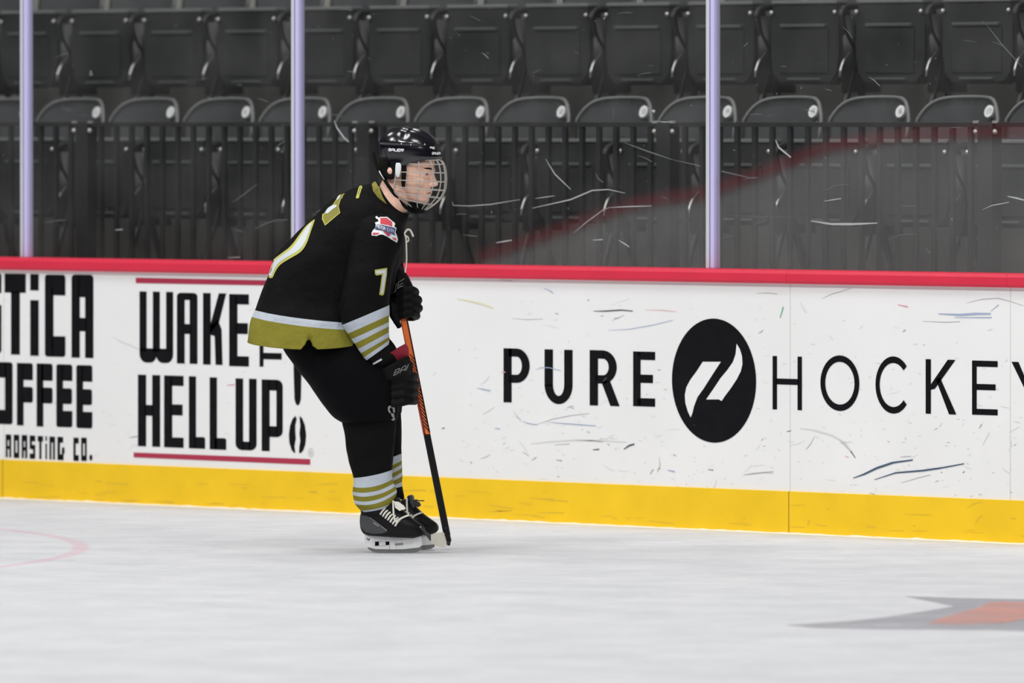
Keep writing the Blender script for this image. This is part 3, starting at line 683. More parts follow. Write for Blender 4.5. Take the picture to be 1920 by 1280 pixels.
# ================================================================== the player
# local frame: +x = the way he faces, +y = away from the camera side, +z = up; measurements in px of the photo (482.6 px = 1 m)
S = 482.6; FX, FZ = 750.0, 1034.0
foot = onice(750, 1034)
player = empty('person', (foot.x, foot.y, 0), TH, 'person in black and gold hockey uniform, bent forward on skates with caged black helmet', 'person')
def P(px, pz, y=0.0): return Vector(((px - FX) / S, y, (FZ - pz) / S))
def loft(bm, rings, n=48, m=5, mi=0, caps=(True, True), bl=None, wr=0.0, ws=7.0, ex=2.0, post=None, seed=0):
    """rings: (back_x, back_z, front_x, front_z, half_width, y_centre, band, droop) measured in px / m"""
    R = [tuple(r) + (0,) * (8 - len(r)) for r in rings]; seq = []
    for i in range(len(R) - 1):
        a, b, c, d = R[max(i - 1, 0)], R[i], R[i + 1], R[min(i + 2, len(R) - 1)]
        for k in range(m):
            t = k / m; q = [cr(a[j], b[j], c[j], d[j], t) for j in range(8)]; q[6] = b[6] + (c[6] - b[6]) * t; seq.append(q)
    seq.append(list(R[-1])); vr = []
    for q in seq:
        A, B = P(q[0], q[1]), P(q[2], q[3]); C = (A + B) / 2; h = (B - A) / 2; row = []
        for j in range(n):
            t = 2 * PI * j / n; c, s_ = math.cos(t), math.sin(t)
            cc = math.copysign(abs(c) ** (2 / ex), c); ss = math.copysign(abs(s_) ** (2 / ex), s_)
            p = C + h * cc + Vector((0, q[5] + q[4] * ss, -q[7] / S * s_ * s_))
            if wr:
                nn = noise.noise(Vector((p.x * ws + seed, p.y * ws * .8, p.z * ws * 1.1))) + .5 * noise.noise(Vector((p.x * ws * 2.3, p.y * ws * 2 + seed, p.z * ws * 2.6)))
                dr = (p - (C + Vector((0, q[5], 0)))); L = dr.length or 1; p = p + dr / L * nn * wr
            if post: p = post(p)
            v = bm.verts.new(p)
            if bl is not None: v[bl] = q[6]
            row.append(v)
        vr.append(row)
    for i in range(len(vr) - 1):
        for j in range(n):
            f = bm.faces.new((vr[i][j], vr[i][(j + 1) % n], vr[i + 1][(j + 1) % n], vr[i + 1][j])); f.material_index = mi; f.smooth = True
    if caps[0]: bm.faces.new(vr[0][::-1]).material_index = mi
    if caps[1]: bm.faces.new(vr[-1]).material_index = mi
    return vr
def shrink(R, k, ky=None):
    o = []
    for r in R:
        cx, cz = (r[0] + r[2]) / 2, (r[1] + r[3]) / 2
        o.append((cx + (r[0] - cx) * k, cz + (r[1] - cz) * k, cx + (r[2] - cx) * k, cz + (r[3] - cz) * k, r[4] * (ky or k), r[5]))
    return o
def fix(bm): bmesh.ops.recalc_face_normals(bm, faces=bm.faces)
def newbm():
    bm = bmesh.new(); return bm, bm.verts.layers.float.new('band')

HPX, HPY = 764.0, 0.0      # head turns about the vertical line through the neck
YAW = math.radians(-14)
def hy(p):
    c = P(HPX, 330); x, y = p.x - c.x, p.y
    return Vector((c.x + x * math.cos(YAW) - y * math.sin(YAW), x * math.sin(YAW) + y * math.cos(YAW), p.z))

# ---- ring tables -----------------------------------------------------------
TORSO = [(461, 641, 704, 638, .290, 0, 0, 12), (465, 622, 704, 630, .282, 0, .5, 10), (474, 594, 706, 618, .27, 0, 1, 5), (479, 581, 708, 606, .265, 0, 2, 4),
         (489, 553, 716, 586, .235, 0, 3), (500, 515, 736, 545, .235, 0, 4), (517, 480, 744, 512, .245, 0, 5), (552, 440, 755, 484, .255, 0, 6),
         (592, 402, 758, 458, .26, 0, 7), (628, 371, 759, 440, .25, 0, 8), (660, 353, 762, 424, .215, 0, 9, 4), (684, 347, 765, 412, .160, 0, 10, 10), (698, 345, 764, 402, .118, 0, 11, 14)]
SLEEVE = [(676, 392, 742, 402, .05, -.17, 10), (668, 412, 756, 425, .085, -.195, 10), (661, 445, 756, 455, .10, -.215, 11), (654, 490, 742, 494, .105, -.23, 12), (644, 540, 734, 528, .105, -.24, 13),
          (639, 578, 732, 553, .10, -.24, 14), (645, 605, 731, 569, .098, -.24, 15), (653, 622, 731.5, 587, .095, -.238, 16), (660, 633, 732, 600, .09, -.235, 17), (666, 641, 732, 608, .088, -.232, 18),
          (672, 651, 732, 619, .085, -.23, 19), (678, 659, 732, 628, .08, -.225, 20), (683, 667, 731, 635, .075, -.222, 21), (688, 673, 730, 643, .07, -.22, 22)]
FSLEEVE = [(690, 400, 760, 415, .05, .17, 10), (690, 430, 756, 440, .09, .21, 11), (680, 470, 752, 480, .10, .25, 12), (680, 510, 757, 508, .09, .25, 13), (690, 528, 752, 505, .085, .20, 14), (705, 532, 748, 503, .08, .15, 15)]
NPANT = [(545, 600, 690, 600, .08, -.10), (530, 632, 705, 628, .10, -.115), (534, 656, 734, 650, .12, -.12), (562, 694, 750, 688, .13, -.125), (594, 738, 752, 728, .125, -.125), (622, 776, 750, 762, .115, -.125), (638, 788, 747, 782, .105, -.125), (643, 789, 744, 785, .09, -.125)]
FPANT = [(560, 600, 715, 600, .10, .10), (545, 640, 725, 628, .12, .12), (555, 665, 742, 652, .12, .13), (580, 694, 752, 688, .12, .14), (608, 735, 757, 725, .115, .14), (636, 768, 755, 755, .105, .14), (652, 780, 752, 775, .09, .14)]
SOCK = [(640, 770, 746, 765, .08, -.125, 0), (643, 795, 743, 792, .078, -.125, 1), (648, 825, 741, 822, .075, -.125, 1.5), (655, 862, 739, 852, .07, -.125, 2), (663, 893, 736, 878, .068, -.125, 3, 2), (664, 909, 736, 895, .069, -.125, 4, 6),
        (663, 918, 738, 903, .070, -.125, 5, 7), (663, 925, 741, 909, .071, -.125, 6, 8), (664, 934, 744, 915, .071, -.125, 7, 9), (666, 941, 744.5, 921, .070, -.125, 8, 9), (674, 951, 742, 934, .066, -.125, 9, 4), (682, 957, 731, 947, .058, -.125, 10, 1)]
FSOCK = [(655, 765, 752, 760, .078, .14, 0), (662, 795, 752, 790, .075, .14, 1), (670, 835, 752, 828, .068, .14, 2), (684, 870, 752, 852, .062, .14, 3, 2), (686, 884, 752, 865, .062, .14, 4, 4), (687, 892, 752, 872, .062, .14, 5, 5), (688, 899, 753, 879, .062, .14, 6, 5),
         (689, 907, 753, 887, .060, .14, 7, 5), (690, 914, 754, 894, .058, .14, 8, 4), (693, 922, 754, 905, .055, .14, 9, 2), (696, 926, 755, 913, .053, .14, 10), (700, 936, 756, 925, .05, .14, 11), (702, 944, 757, 937, .048, .14, 11)]

# ---- body: one continuous skin surface ---------------------------------------
bm = bmesh.new()
HEAD = [(733, 244, 788, 246, .035, 0), (722, 256, 803, 258, .060, 0), (716, 275, 813, 276, .073, 0), (714, 298, 816, 298, .077, 0), (715, 312, 815.5, 312, .077, 0), (718, 320, 813.5, 320, .075, 0), (721, 326, 811.5, 326, .073, 0),
        (724, 334, 811, 334, .071, 0), (728, 344, 810, 345, .068, 0), (734, 352, 808, 353, .063, 0), (742, 359, 806, 361, .057, 0), (749, 366, 804, 368, .050, 0), (756, 372, 803, 376, .041, 0), (764, 378, 799, 381, .028, 0)]
loft(bm, HEAD, 40, 4, post=hy)
loft(bm, [(770, 316, 818, 316, .050, 0), (770, 320, 817.5, 320, .052, 0), (772, 324, 812, 324, .046, 0)], 24, 3, post=hy)                     # brow
loft(bm, [(806, 320, 815, 320, .008, 0), (805, 327, 816.5, 327, .009, 0), (803, 336, 819.5, 335, .011, 0), (801, 343, 823, 342, .015, 0), (800, 347, 823.5, 346.5, .017, 0), (800, 350.5, 817, 350, .013, 0)], 20, 4, post=hy)   # nose
for s_ in (-1, 1):
    loft(bm, [(805, 344, 815, 343, .007, s_ * .012), (804, 347.5, 816.5, 347, .008, s_ * .014), (804, 350.5, 813, 350, .005, s_ * .012)], 12, 3, post=hy)   # nostril wings
    loft(bm, [(772, 333, 800, 333, .012, s_ * .046), (768, 341, 804, 341, .018, s_ * .045), (772, 350, 800, 350, .012, s_ * .043)], 16, 3, post=hy)   # cheekbones
    loft(bm, [(736, 313, 747, 313, .006, s_ * .080), (733, 320, 749, 320, .012, s_ * .082), (736, 329, 747, 328, .009, s_ * .079), (740, 334, 745, 334, .005, s_ * .076)], 16, 3, post=hy)   # ears
loft(bm, [(795, 356.5, 809.5, 356, .018, 0), (795, 359.5, 811, 359, .021, 0), (795, 361.8, 807.5, 361.5, .020, 0), (795, 364.5, 809.5, 364.5, .019, 0), (795, 367.5, 806, 367.5, .014, 0)], 20, 3, post=hy)       # lips
loft(bm, [(784, 368, 805, 370, .020, 0), (784, 375, 806, 376, .024, 0), (786, 381, 800, 381, .014, 0)], 20, 3, post=hy)       # chin
NECK = [(686, 400, 748, 424, .085, 0), (700, 368, 755, 409, .078, 0), (711, 350, 763, 397, .064, 0), (717, 338, 768, 383, .060, 0), (722, 325, 778, 368, .057, 0), (735, 318, 785, 352, .05, 0)]
loft(bm, NECK, 36, 4)
loft(bm, shrink(TORSO[2:10], .78, .76), 32, 3)
loft(bm, shrink(SLEEVE, .62, .6), 24, 3); loft(bm, shrink(FSLEEVE, .62, .6), 24, 3)
loft(bm, shrink(NPANT, .70, .7), 24, 3); loft(bm, shrink(FPANT, .70, .7), 24, 3)
loft(bm, shrink(SOCK, .66, .66) + [(694, 962, 736, 955, .03, -.125), (692, 985, 750, 975, .03, -.125), (694, 998, 770, 992, .026, -.125)], 20, 3)
loft(bm, shrink(FSOCK, .66, .66) + [(712, 955, 752, 950, .03, .14), (712, 978, 768, 970, .03, .14), (716, 990, 790, 985, .026, .14)], 20, 3)
loft(bm, [(698, 655, 722, 636, .032, -.215), (704, 676, 738, 656, .032, -.19), (716, 696, 756, 684, .026, -.165), (728, 716, 762, 712, .022, -.15), (736, 736, 766, 734, .018, -.145)], 20, 3)     # near wrist and hand
loft(bm, [(718, 524, 742, 506, .03, .15), (730, 528, 752, 516, .03, .11), (738, 548, 768, 540, .024, .08), (744, 566, 774, 558, .02, .07)], 20, 3)      # far wrist and hand
fix(bm)
body = link_bm('body', bm, M['skin'], player, True)
rm = body.modifiers.new('skin', 'REMESH'); rm.mode = 'VOXEL'; rm.voxel_size = .0034; rm.use_smooth_shade = True
sm_ = body.modifiers.new('soft', 'SMOOTH'); sm_.factor = .5; sm_.iterations = 3

# face details
def ball(bm, c, r, sc=(1, 1, 1), u=14, v=10):
    bmesh.ops.create_uvsphere(bm, u_segments=u, v_segments=v, radius=r, matrix=Matrix.Translation(c) @ Matrix.Diagonal((*sc, 1)))
for s_ in (-1, 1):
    bm = bmesh.new(); ball(bm, hy(P(801.5, 325.5, s_ * .030)), .0125); e_ = link_bm('eye', bm, M['eye'], player, True)
    bm = bmesh.new(); ball(bm, hy(P(806.5, 325.8, s_ * .0315)), .0058, (.5, 1, 1)); link_bm('iris', bm, M['iris'], e_, True)
    bm = bmesh.new(); tube(bm, [hy(P(x, z_, s_ * y)) for x, z_, y in ((795, 322.5, .046), (802, 320.8, .041), (808, 321.2, .030), (810.5, 322.5, .020))], [.0016, .0026, .0026, .0016], 6); link_bm('eyelid', bm, M['skin'], player, True)
    bm = bmesh.new(); tube(bm, [hy(P(x, z_, s_ * y)) for x, z_, y in ((793, 317.5, .0535), (803, 315.2, .047), (812, 315.8, .036), (817, 317.5, .020))], [.001, .0026, .003, .0015], 6); link_bm('eyebrow', bm, M['hair'], player, True)
bm = bmesh.new(); tube(bm, [hy(P(x, z_, y)) for x, z_, y in ((799, 363.2, -.0235), (804, 362, -.0175), (808.5, 361.5, -.007), (808.5, 361.5, .007), (804, 362, .0175), (799, 363.2, .0235))], [.0012, .0026, .0032, .0032, .0026, .0012], 8); link_bm('lips', bm, M['lip'], player, True)
# hair showing at the nape and temple under the helmet
bm = bmesh.new()
loft(bm, [(711, 296, 752, 296, .082, 0), (712, 315, 747, 315, .081, 0), (717, 330, 738, 334, .070, 0), (722, 342, 733, 346, .048, 0)], 32, 4, wr=.003, ws=40, post=hy)
fix(bm); link_bm('hair', bm, M['hair'], player, True)

# ---- jersey ------------------------------------------------------------------
JB = [(0, GOLD), (1, WHITE), (2, BLACK)]
M['jt'] = band_mat('jersey_body_cloth', 0, 12, JB)
M['js'] = band_mat('jersey_sleeve_cloth', 10, 23, [(10, BLACK), (15, WHITE), (16, GOLD), (17, WHITE), (18, GOLD), (19, WHITE), (20, GOLD), (21, WHITE)])
bm, bl = newbm()
vr = loft(bm, TORSO, 112, 6, 0, (False, False), bl, .011, 5.5, 2.15, seed=2)
for row in vr[:7]:                         # side slit in the hem
    for v in row:
        if v.co.y < -.05:
            px = v.co.x * S + FX; d = abs(px - 582)
            if d < 10: v.co.z += 34 / S * (1 - d / 11) * (1 - vr.index(row) / 7)
loft(bm, SLEEVE, 72, 6, 1, (True, False), bl, .007, 8, 2.2, seed=5)
loft(bm, FSLEEVE, 48, 5, 1, (True, False), bl, .006, 8, 2.2, seed=9)
fix(bm)
jersey = link_bm('jersey', bm, [M['jt'], M['js']], player, True)
so = jersey.modifiers.new('cloth', 'SOLIDIFY'); so.thickness = .004; so.offset = -1
bm = bmesh.new()
COLL = [(696, 346, 765, 408, .125, 0, 0, 16), (699, 341.5, 767, 403, .110, 0, 0, 15), (707, 340, 767, 400, .094, 0, 0, 15), (709.5, 345, 764, 402, .088, 0, 0, 16)]
loft(bm, COLL, 48, 4, caps=(False, False)); fix(bm)
o = link_bm('collar', bm, M['jersey'], jersey, True)
def bvh_of(objs):
    vs, fs = [], []
    for ob in objs:
        k = len(vs); vs += [v.co.copy() for v in ob.data.vertices]; fs += [[i + k for i in p.vertices] for p in ob.data.polygons]
    return BVHTree.FromPolygons(vs, fs)
def decal(name, parts, bvh, parent, lab=None, off=.0025, mx=.012):
    """parts: [(px polygon, material)] laid on the cloth surface that faces the camera side"""
    bm = bmesh.new(); mats = []
    for li, (poly, m) in enumerate(parts):
        if m not in mats: mats.append(m)
        b2 = bmesh.new(); vs = [b2.verts.new(P(x, z_)) for x, z_ in poly]; b2.faces.new(vs); b2.normal_update()
        bmesh.ops.triangulate(b2, faces=b2.faces)
        for _ in range(5):
            es = [e for e in b2.edges if e.calc_length() > mx]
            if not es: break
            bmesh.ops.subdivide_edges(b2, edges=es, cuts=1); bmesh.ops.triangulate(b2, faces=b2.faces)
        ok = {}; miss = set()
        for v in b2.verts:
            h = bvh.ray_cast(Vector((v.co.x, -2, v.co.z)), Vector((0, 1, 0)))
            if h[0] is None:
                h2 = bvh.find_nearest(Vector((v.co.x, -.1, v.co.z))); c = h2[0] + h2[1] * off * .5; miss.add(v)
            else:
                nn = h[1] if h[1].y < 0 else -h[1]; c = h[0] + (nn * .6 + Vector((0, -.4, 0))) * (off * (1 + .45 * min(li, 5)))
            ok[v] = bm.verts.new(c)
        for f in b2.faces:
            if all(v in miss for v in f.verts): continue
            nf = bm.faces.new([ok[v] for v in f.verts]); nf.material_index = mats.index(m); nf.smooth = True
        b2.free()
    bm.normal_update()
    for f in bm.faces:
        if f.normal.y > 0: f.normal_flip()
    o = link_bm(name, bm, [M[k] for k in mats], parent)
    if lab: o['label'] = lab
    return o
JV = bvh_of([jersey])
def chaikin(L, it=2):
    for _ in range(it):
        o_ = []
        for (a, b), (c, d) in zip(L, L[1:] + L[:1]): o_ += [(a * .75 + c * .25, b * .75 + d * .25), (a * .25 + c * .75, b * .25 + d * .75)]
        L = o_
    return L
decal('collar_trim', [([(697.5, 346), (701, 341.5), (709.5, 340.5), (711.5, 345), (713, 356), (718, 369), (726, 383), (719, 378), (709, 370), (700, 358)], 'gold')], bvh_of([o, jersey]), jersey, 'gold inside of the collar')
decal('back_number', [(chaikin([(593, 409), (591, 416), (584, 436), (578, 455), (568, 471), (545, 484), (527, 495), (518, 508), (513, 522), (502, 518), (505, 503), (511, 488), (530, 474), (548, 461), (564, 438), (575, 423)]), 'goldlite'),
    (chaikin([(589, 413), (581, 436), (574, 455), (564, 468), (543, 480), (524, 492), (515, 507), (511.5, 518), (505, 515.5), (508, 503), (514, 490), (532, 477), (551, 465), (568, 439), (577, 425)]), 'white')], JV, jersey, 'white numeral edged in gold on the back')
decal('name_plate', [([(645.5, 355), (645.8, 363), (644, 370), (640.5, 374), (637, 386), (640.5, 398), (612, 422), (606, 410), (606.5, 401), (612, 398), (626, 383), (636, 368)], 'goldlite'),
    ([(644, 360), (643.5, 369), (639, 374), (635.5, 386), (639, 397), (612.5, 419), (608, 409), (609, 402), (614, 399), (627, 384), (637, 369)], 'gold'),
    ([(611, 399), (617, 390), (625, 385), (633, 383.5), (634, 387), (626, 392), (617, 400)], 'white'), ([(633, 374), (636, 368), (640.5, 367), (639, 371), (634.5, 376)], 'white')], JV, jersey, 'gold name plate with white letters')
decal('shoulder_number', [([(674.5, 346), (680.5, 346), (680, 350), (675.5, 366), (674.5, 371), (669, 371.5), (670, 366), (674, 350)], 'goldlite'), ([(676, 351), (678, 351), (674, 365), (672, 365)], 'gold')], JV, jersey)
decal('sleeve_number', [([(705, 503), (727.5, 499.5), (727, 512), (721.5, 549), (718, 551), (713, 549), (718, 512), (708, 513.5), (705.5, 511)], 'goldlite'),
    ([(707, 505), (725.5, 502.5), (725, 512), (719.5, 546.5), (715.5, 547), (720.5, 509.5), (708.5, 510.5)], 'white')], JV, jersey, 'white sleeve numeral seven edged in gold')
# shoulder crest (photo zoom 9.85 px per px from 690,390)
cz = lambda L: [(690 + a / 9.85, 390 + b / 9.85) for a, b in L]
STR = {  # stroke letters in a unit cell
 'B': [[(0, 0), (0, 1), (.8, 1), (1, .8), (.8, .5), (0, .5)], [(0, 0), (.8, 0), (.95, .25), (.8, .5)]], 'A': [[(0, 1), (0, .25), (.3, 0), (.7, 0), (1, .25), (1, 1)], [(0, .6), (1, .6)]],
 'U': [[(0, 0), (0, 1), (1, 1), (1, 0)]], 'E': [[(1, 0), (0, 0), (0, 1), (1, 1)], [(0, .5), (.8, .5)]], 'R': [[(0, 1), (0, 0), (1, 0), (1, .5), (0, .5)], [(.4, .5), (1, 1)]],
 'M': [[(0, 1), (0, 0), (.5, .5), (1, 0), (1, 1)]], 'O': [[(0, 0), (1, 0), (1, 1), (0, 1), (0, 0)]], 'T': [[(0, 0), (1, 0)], [(.5, 0), (.5, 1)]], 'C': [[(1, 0), (0, 0), (0, 1), (1, 1)]],
 'I': [[(.5, 0), (.5, 1)]], 'Y': [[(0, 0), (.5, .5), (1, 0)], [(.5, .5), (.5, 1)]]}
def lettersR(txt, o, ux, vy, wl, gap, wid, m):
    """stroke lettering: o = px of the first letter's top-left, ux / vy = px vectors of letter width and height"""
    out = []
    for i, ch in enumerate(txt):
        if ch == ' ': continue
        bx, bz = o[0] + ux[0] * i * (1 + gap), o[1] + ux[1] * i * (1 + gap)
        for st in STR[ch]:
            q = [(bx + ux[0] * u * wl + vy[0] * v, bz + ux[1] * u * wl + vy[1] * v) for u, v in st]
            for a, b in zip(q, q[1:]):
                L = math.hypot(b[0] - a[0], b[1] - a[1]) or 1; nx, nz = -(b[1] - a[1]) / L * wid / 2, (b[0] - a[0]) / L * wid / 2
                out.append(([(a[0] + nx, a[1] + nz), (b[0] + nx, b[1] + nz), (b[0] - nx, b[1] - nz), (a[0] - nx, a[1] - nz)], m))
    return out
decal('shoulder_crest', [(cz([(155, 145), (180, 140), (225, 175), (235, 155), (370, 155), (475, 240), (500, 255), (515, 280), (500, 330), (540, 360), (520, 430), (550, 500), (565, 560), (548, 622), (430, 550), (390, 520), (300, 475), (250, 470), (180, 498), (95, 490), (90, 440), (110, 400), (160, 350), (165, 290), (148, 255), (215, 235), (205, 200), (165, 180)]), 'print'),
    (cz([(245, 175), (360, 175), (460, 250), (462, 335), (380, 300), (245, 280)]), 'red'),
    (cz([(185, 290), (300, 305), (380, 325), (500, 355), (525, 370), (500, 440), (515, 490), (470, 470), (400, 440), (320, 410), (240, 395), (150, 380)]), 'navy'),
    (cz([(110, 440), (230, 445), (215, 465), (115, 478)]), 'red'), (cz([(455, 525), (530, 545), (535, 585), (470, 555)]), 'red'),
    (cz([(280, 405), (400, 450), (440, 480), (380, 500), (330, 450)]), 'adred' if 'adred' in M else 'red')]
    + lettersR('MOTOR CITY', (709.6, 420.8), (3.05, .95), (-.2, 5.2), .75, 0.0, .7, 'print'), JV, jersey, 'small red white and blue tournament crest', .0022, .008)
# neck lace
bm = bmesh.new(); tube(bm, spline([P(758, 437, -.07), P(761.5, 446, -.075), P(762.5, 470, -.08), P(762.5, 490, -.085), P(760, 510, -.09)], 6), .0034, 6)
tube(bm, spline([P(758, 438, -.06), P(764, 430, -.06), P(770, 432, -.05), P(775, 443, -.045)], 6), .0042, 6)
tube(bm, spline([P(759, 441, -.06), P(765, 444, -.055), P(766, 451, -.05), P(761, 453, -.055)], 6), .0034, 6); fix(bm)
o = link_bm('neck_lace', bm, M['lace'], jersey, True); o['label'] = 'white lace hanging from the collar'

# ---- pants and socks ------------------------------------------------------------
bm = bmesh.new(); loft(bm, NPANT, 48, 5, wr=.006, ws=8); loft(bm, FPANT, 40, 5, wr=.005, ws=8, seed=4); fix(bm)
pants = link_bm('hockey_pants', bm, M['pants'], player, True)
PV = bvh_of([pants])
decal('pants_emblem', [(q, 'outline') for q in ([(729, 758), (736, 756), (741, 762), (741, 770), (738, 770), (737, 763), (733, 760), (731, 764), (734, 770), (731, 771), (728, 765)],
    [(733, 771), (739, 772), (740, 780), (742, 787), (737, 789), (734, 783), (738, 780), (735, 777)])], PV, pants, 'small grey emblem')
M['sock'] = band_mat('sock_cloth', 0, 12, [(0, BLACK), (3, WHITE), (4, GOLD), (5, WHITE), (6, GOLD), (7, WHITE), (8, GOLD), (9.35, WHITE)])
M['fsock'] = band_mat('far_sock_cloth', 0, 12, [(0, BLACK), (3, WHITE), (4, GOLD), (5, WHITE), (6, GOLD), (7, WHITE), (8, GOLD), (9, WHITE), (10, BLACK)])
for T_, m_ in ((SOCK, 'sock'), (FSOCK, 'fsock')):
    bm, bl = newbm(); loft(bm, T_, 56, 6, 0, (False, True), bl, .004, 9, 2.1, seed=1); fix(bm)
    link_bm('hockey_sock', bm, M[m_], player, True)

# ---- skates -----------------------------------------------------------------------
def skate(dx, dz, yc):
    root = None
    BOOT = [(690, 1001, 778, 1006, .030, yc), (682, 997, 793, 1001, .040, yc), (677, 988, 798, 993, .044, yc), (675.5, 976, 795, 984, .045, yc), (676, 966, 784, 975.5, .044, yc), (677.5, 959, 771, 966, .042, yc), (676.5, 953, 761, 957, .042, yc), (676, 947, 752, 948, .043, yc), (677, 942, 745, 940, .044, yc)]
    sh = lambda T_: [(a + dx, b + dz, c + dx, d + dz, *r) for a, b, c, d, *r in T_]
    bm = bmesh.new(); loft(bm, sh(BOOT), 48, 5, ex=2.3); fix(bm)
    boot = link_bm('skate', bm, M['boot'], player, True)
    BV = bvh_of([boot]); q = lambda L: [(a + dx, b + dz) for a, b in L]
    if yc < 0:
        decal('boot_panel', [(q([(677, 962), (690, 964), (706, 974), (722, 988), (727, 993), (718, 996), (700, 997), (686, 994), (678, 984)]), 'bootgrey')] +
              [(q(p), 'outline') for p in ([(694, 966), (695, 966), (727, 990), (726, 991)], [(702, 975), (712, 982), (711, 983.5), (701, 977)])], BV, boot, 'charcoal panel of the boot')
        decal('boot_cuff', [(q([(677, 946), (686, 945), (686, 952), (678, 954)]), 'holder')], BV, boot)
    # tongue and laces
    bm = bmesh.new(); loft(bm, [(748 + dx, 961 + dz, 757 + dx, 961 + dz, .026, yc), (742 + dx, 948 + dz, 753 + dx, 946 + dz, .03, yc), (738 + dx, 936 + dz, 752 + dx, 934 + dz, .033, yc), (741 + dx, 931 + dz, 749 + dx, 930 + dz, .03, yc)], 24, 4); fix(bm)
    link_bm('tongue', bm, M['boot' if yc < 0 else 'bootgrey'], boot, True)
    bm = bmesh.new(); bbm = bvh_of([boot])
    def surf(x, z_, lift=.003):
        h = bbm.ray_cast(Vector((P(x + dx, z_ + dz).x, -2, P(x + dx, z_ + dz).z)), Vector((0, 1, 0)))
        if h[0] is None: return P(x + dx, z_ + dz, yc - .01)
        return h[0] + Vector((0, -lift, 0))
    for i in range(7):
        x, z_ = 714 + i * 4.6, 961 + i * 3.6
        p0 = surf(x, z_); p1 = surf(x + 6, z_ - 9); top = P(x + 17 + dx, z_ - 14.5 + dz, yc)
        tube(bm, spline([p0, p1, top + Vector((0, -.018, .003)), top + Vector((0, .015, .004)), Vector((p1.x, 2 * yc - p1.y, p1.z))], 4), .0036, 6)
    tube(bm, spline([P(738 + dx, 935 + dz, yc - .038), P(739 + dx, 958 + dz, yc - .052), P(742 + dx, 975 + dz, yc - .05)], 4), .0036, 6)
    tube(bm, spline([P(742 + dx, 975 + dz, yc - .05), P(755 + dx, 967 + dz, yc - .045), P(768 + dx, 962 + dz, yc - .035)], 4), .0036, 6)
    fix(bm); l_ = link_bm('laces', bm, M['lace'], boot, True); l_['label'] = 'cream laces'
    # lace bow
    bm = bmesh.new()
    for p in ([(738, 936), (748, 937), (758, 944), (762, 950), (755, 952), (745, 946)], [(740, 938), (746, 946), (755, 952), (750, 954), (742, 948)]):
        extrude_poly(bm, [P(a + dx, b + dz, yc - .045) for a, b in p], (0, -.006, 0))
    if yc > 0:
        bm.free(); bm = bmesh.new()
        extrude_poly(bm, [P(a, b, yc - .02) for a, b in [(752, 937), (778, 939), (787, 944), (789, 950), (783, 953), (768, 948), (754, 943)]], (0, .008, 0))
        tube(bm, [P(778, 939, yc), P(786, 941, yc), P(795, 941, yc)], .0022, 6)
    fix(bm); link_bm('lace_bow', bm, M['lace'] if yc < 0 else M['bootgrey'], boot)
    # blade holder with its openings
    bm = bmesh.new(); W = .012
    outer = [(684.5, 996), (700, 999), (718, 1003), (740, 1008), (765, 1006), (789, 1000), (792, 1012), (792, 1020), (787, 1027), (748, 1030), (706, 1029), (690, 1025), (685, 1018)]
    def ext(poly, w_=W):
        extrude_poly(bm, [P(a + dx, b + dz, yc - w_) for a, b in poly], (0, 2 * w_, 0))
    ext([(684.5, 995), (703, 999), (704, 1012), (704, 1026), (690, 1022), (685, 1018)])
    ext([(703, 998), (724, 1002), (724, 1012), (703, 1012)]); ext([(703, 1020.5), (732, 1018.5), (732, 1026.5), (704, 1026)])
    ext([(711.5, 1011), (723.8, 1011), (723.8, 1021), (711.5, 1021)]); ext([(723, 1002), (742, 1006.5), (742, 1012), (723, 1011.8)])
    ext([(731, 1011), (744, 1011), (744, 1026.5), (731, 1026.5)])
    ext([(741, 1006.5), (765, 1004), (789, 999), (792, 1012), (792, 1019), (787, 1023), (760, 1026), (743, 1026.5), (743, 1011)])
    bmesh.ops.remove_doubles(bm, verts=bm.verts, dist=1e-5); fix(bm)
    h = link_bm('blade_holder', bm, M['holder'], boot); h['label'] = 'white plastic blade holder'
    bm = bmesh.new()
    for poly in ([(703, 1011.5), (712, 1011.5), (712, 1021), (703, 1021)], [(723, 1011.3), (732, 1011.3), (732, 1019), (723, 1019)]):
        extrude_poly(bm, [P(a + dx, b + dz, yc - W * .5) for a, b in poly], (0, W, 0))
    fix(bm); link_bm('opening_shade', bm, M['foam'], h)  # black blocks put the darkness behind the holder openings into solid shape
    if yc < 0:
        bm = bmesh.new()
        for poly in ([(741, 1016), (756, 1014.5), (757, 1018), (742, 1019)], ):
            extrude_poly(bm, [P(a + dx, b + dz, yc - W - .0015) for a, b in poly], (0, .001, 0))
        fix(bm); link_bm('holder_slot', bm, M['steel'], h)
        bm = bmesh.new()
        for poly in ([(689.5, 1005), (692, 1007.5), (691, 1010), (688.5, 1006.5)], [(693, 1006), (695.5, 1006), (693, 1010.5), (691.5, 1010.5)]):
            extrude_poly(bm, [P(a + dx, b + dz, yc - W - .0012) for a, b in poly], (0, .001, 0))
        fix(bm); link_bm('holder_emblem', bm, M['sc_navy'], h)
    bm = bmesh.new()
    bl_ = [(690, 1022), (788, 1023), (792, 1023), (790, 1028), (783, 1032), (770, 1033.4), (740, 1033.8), (712, 1033.6), (700, 1031.5), (692, 1027)]
    extrude_poly(bm, [P(a + dx, b + dz, yc - .0035) for a, b in bl_], (0, .007, 0)); fix(bm)
    link_bm('skate_blade', bm, M['steel'], boot)
skate(0, 0, -.125)
skate(24, 0.0, .14)

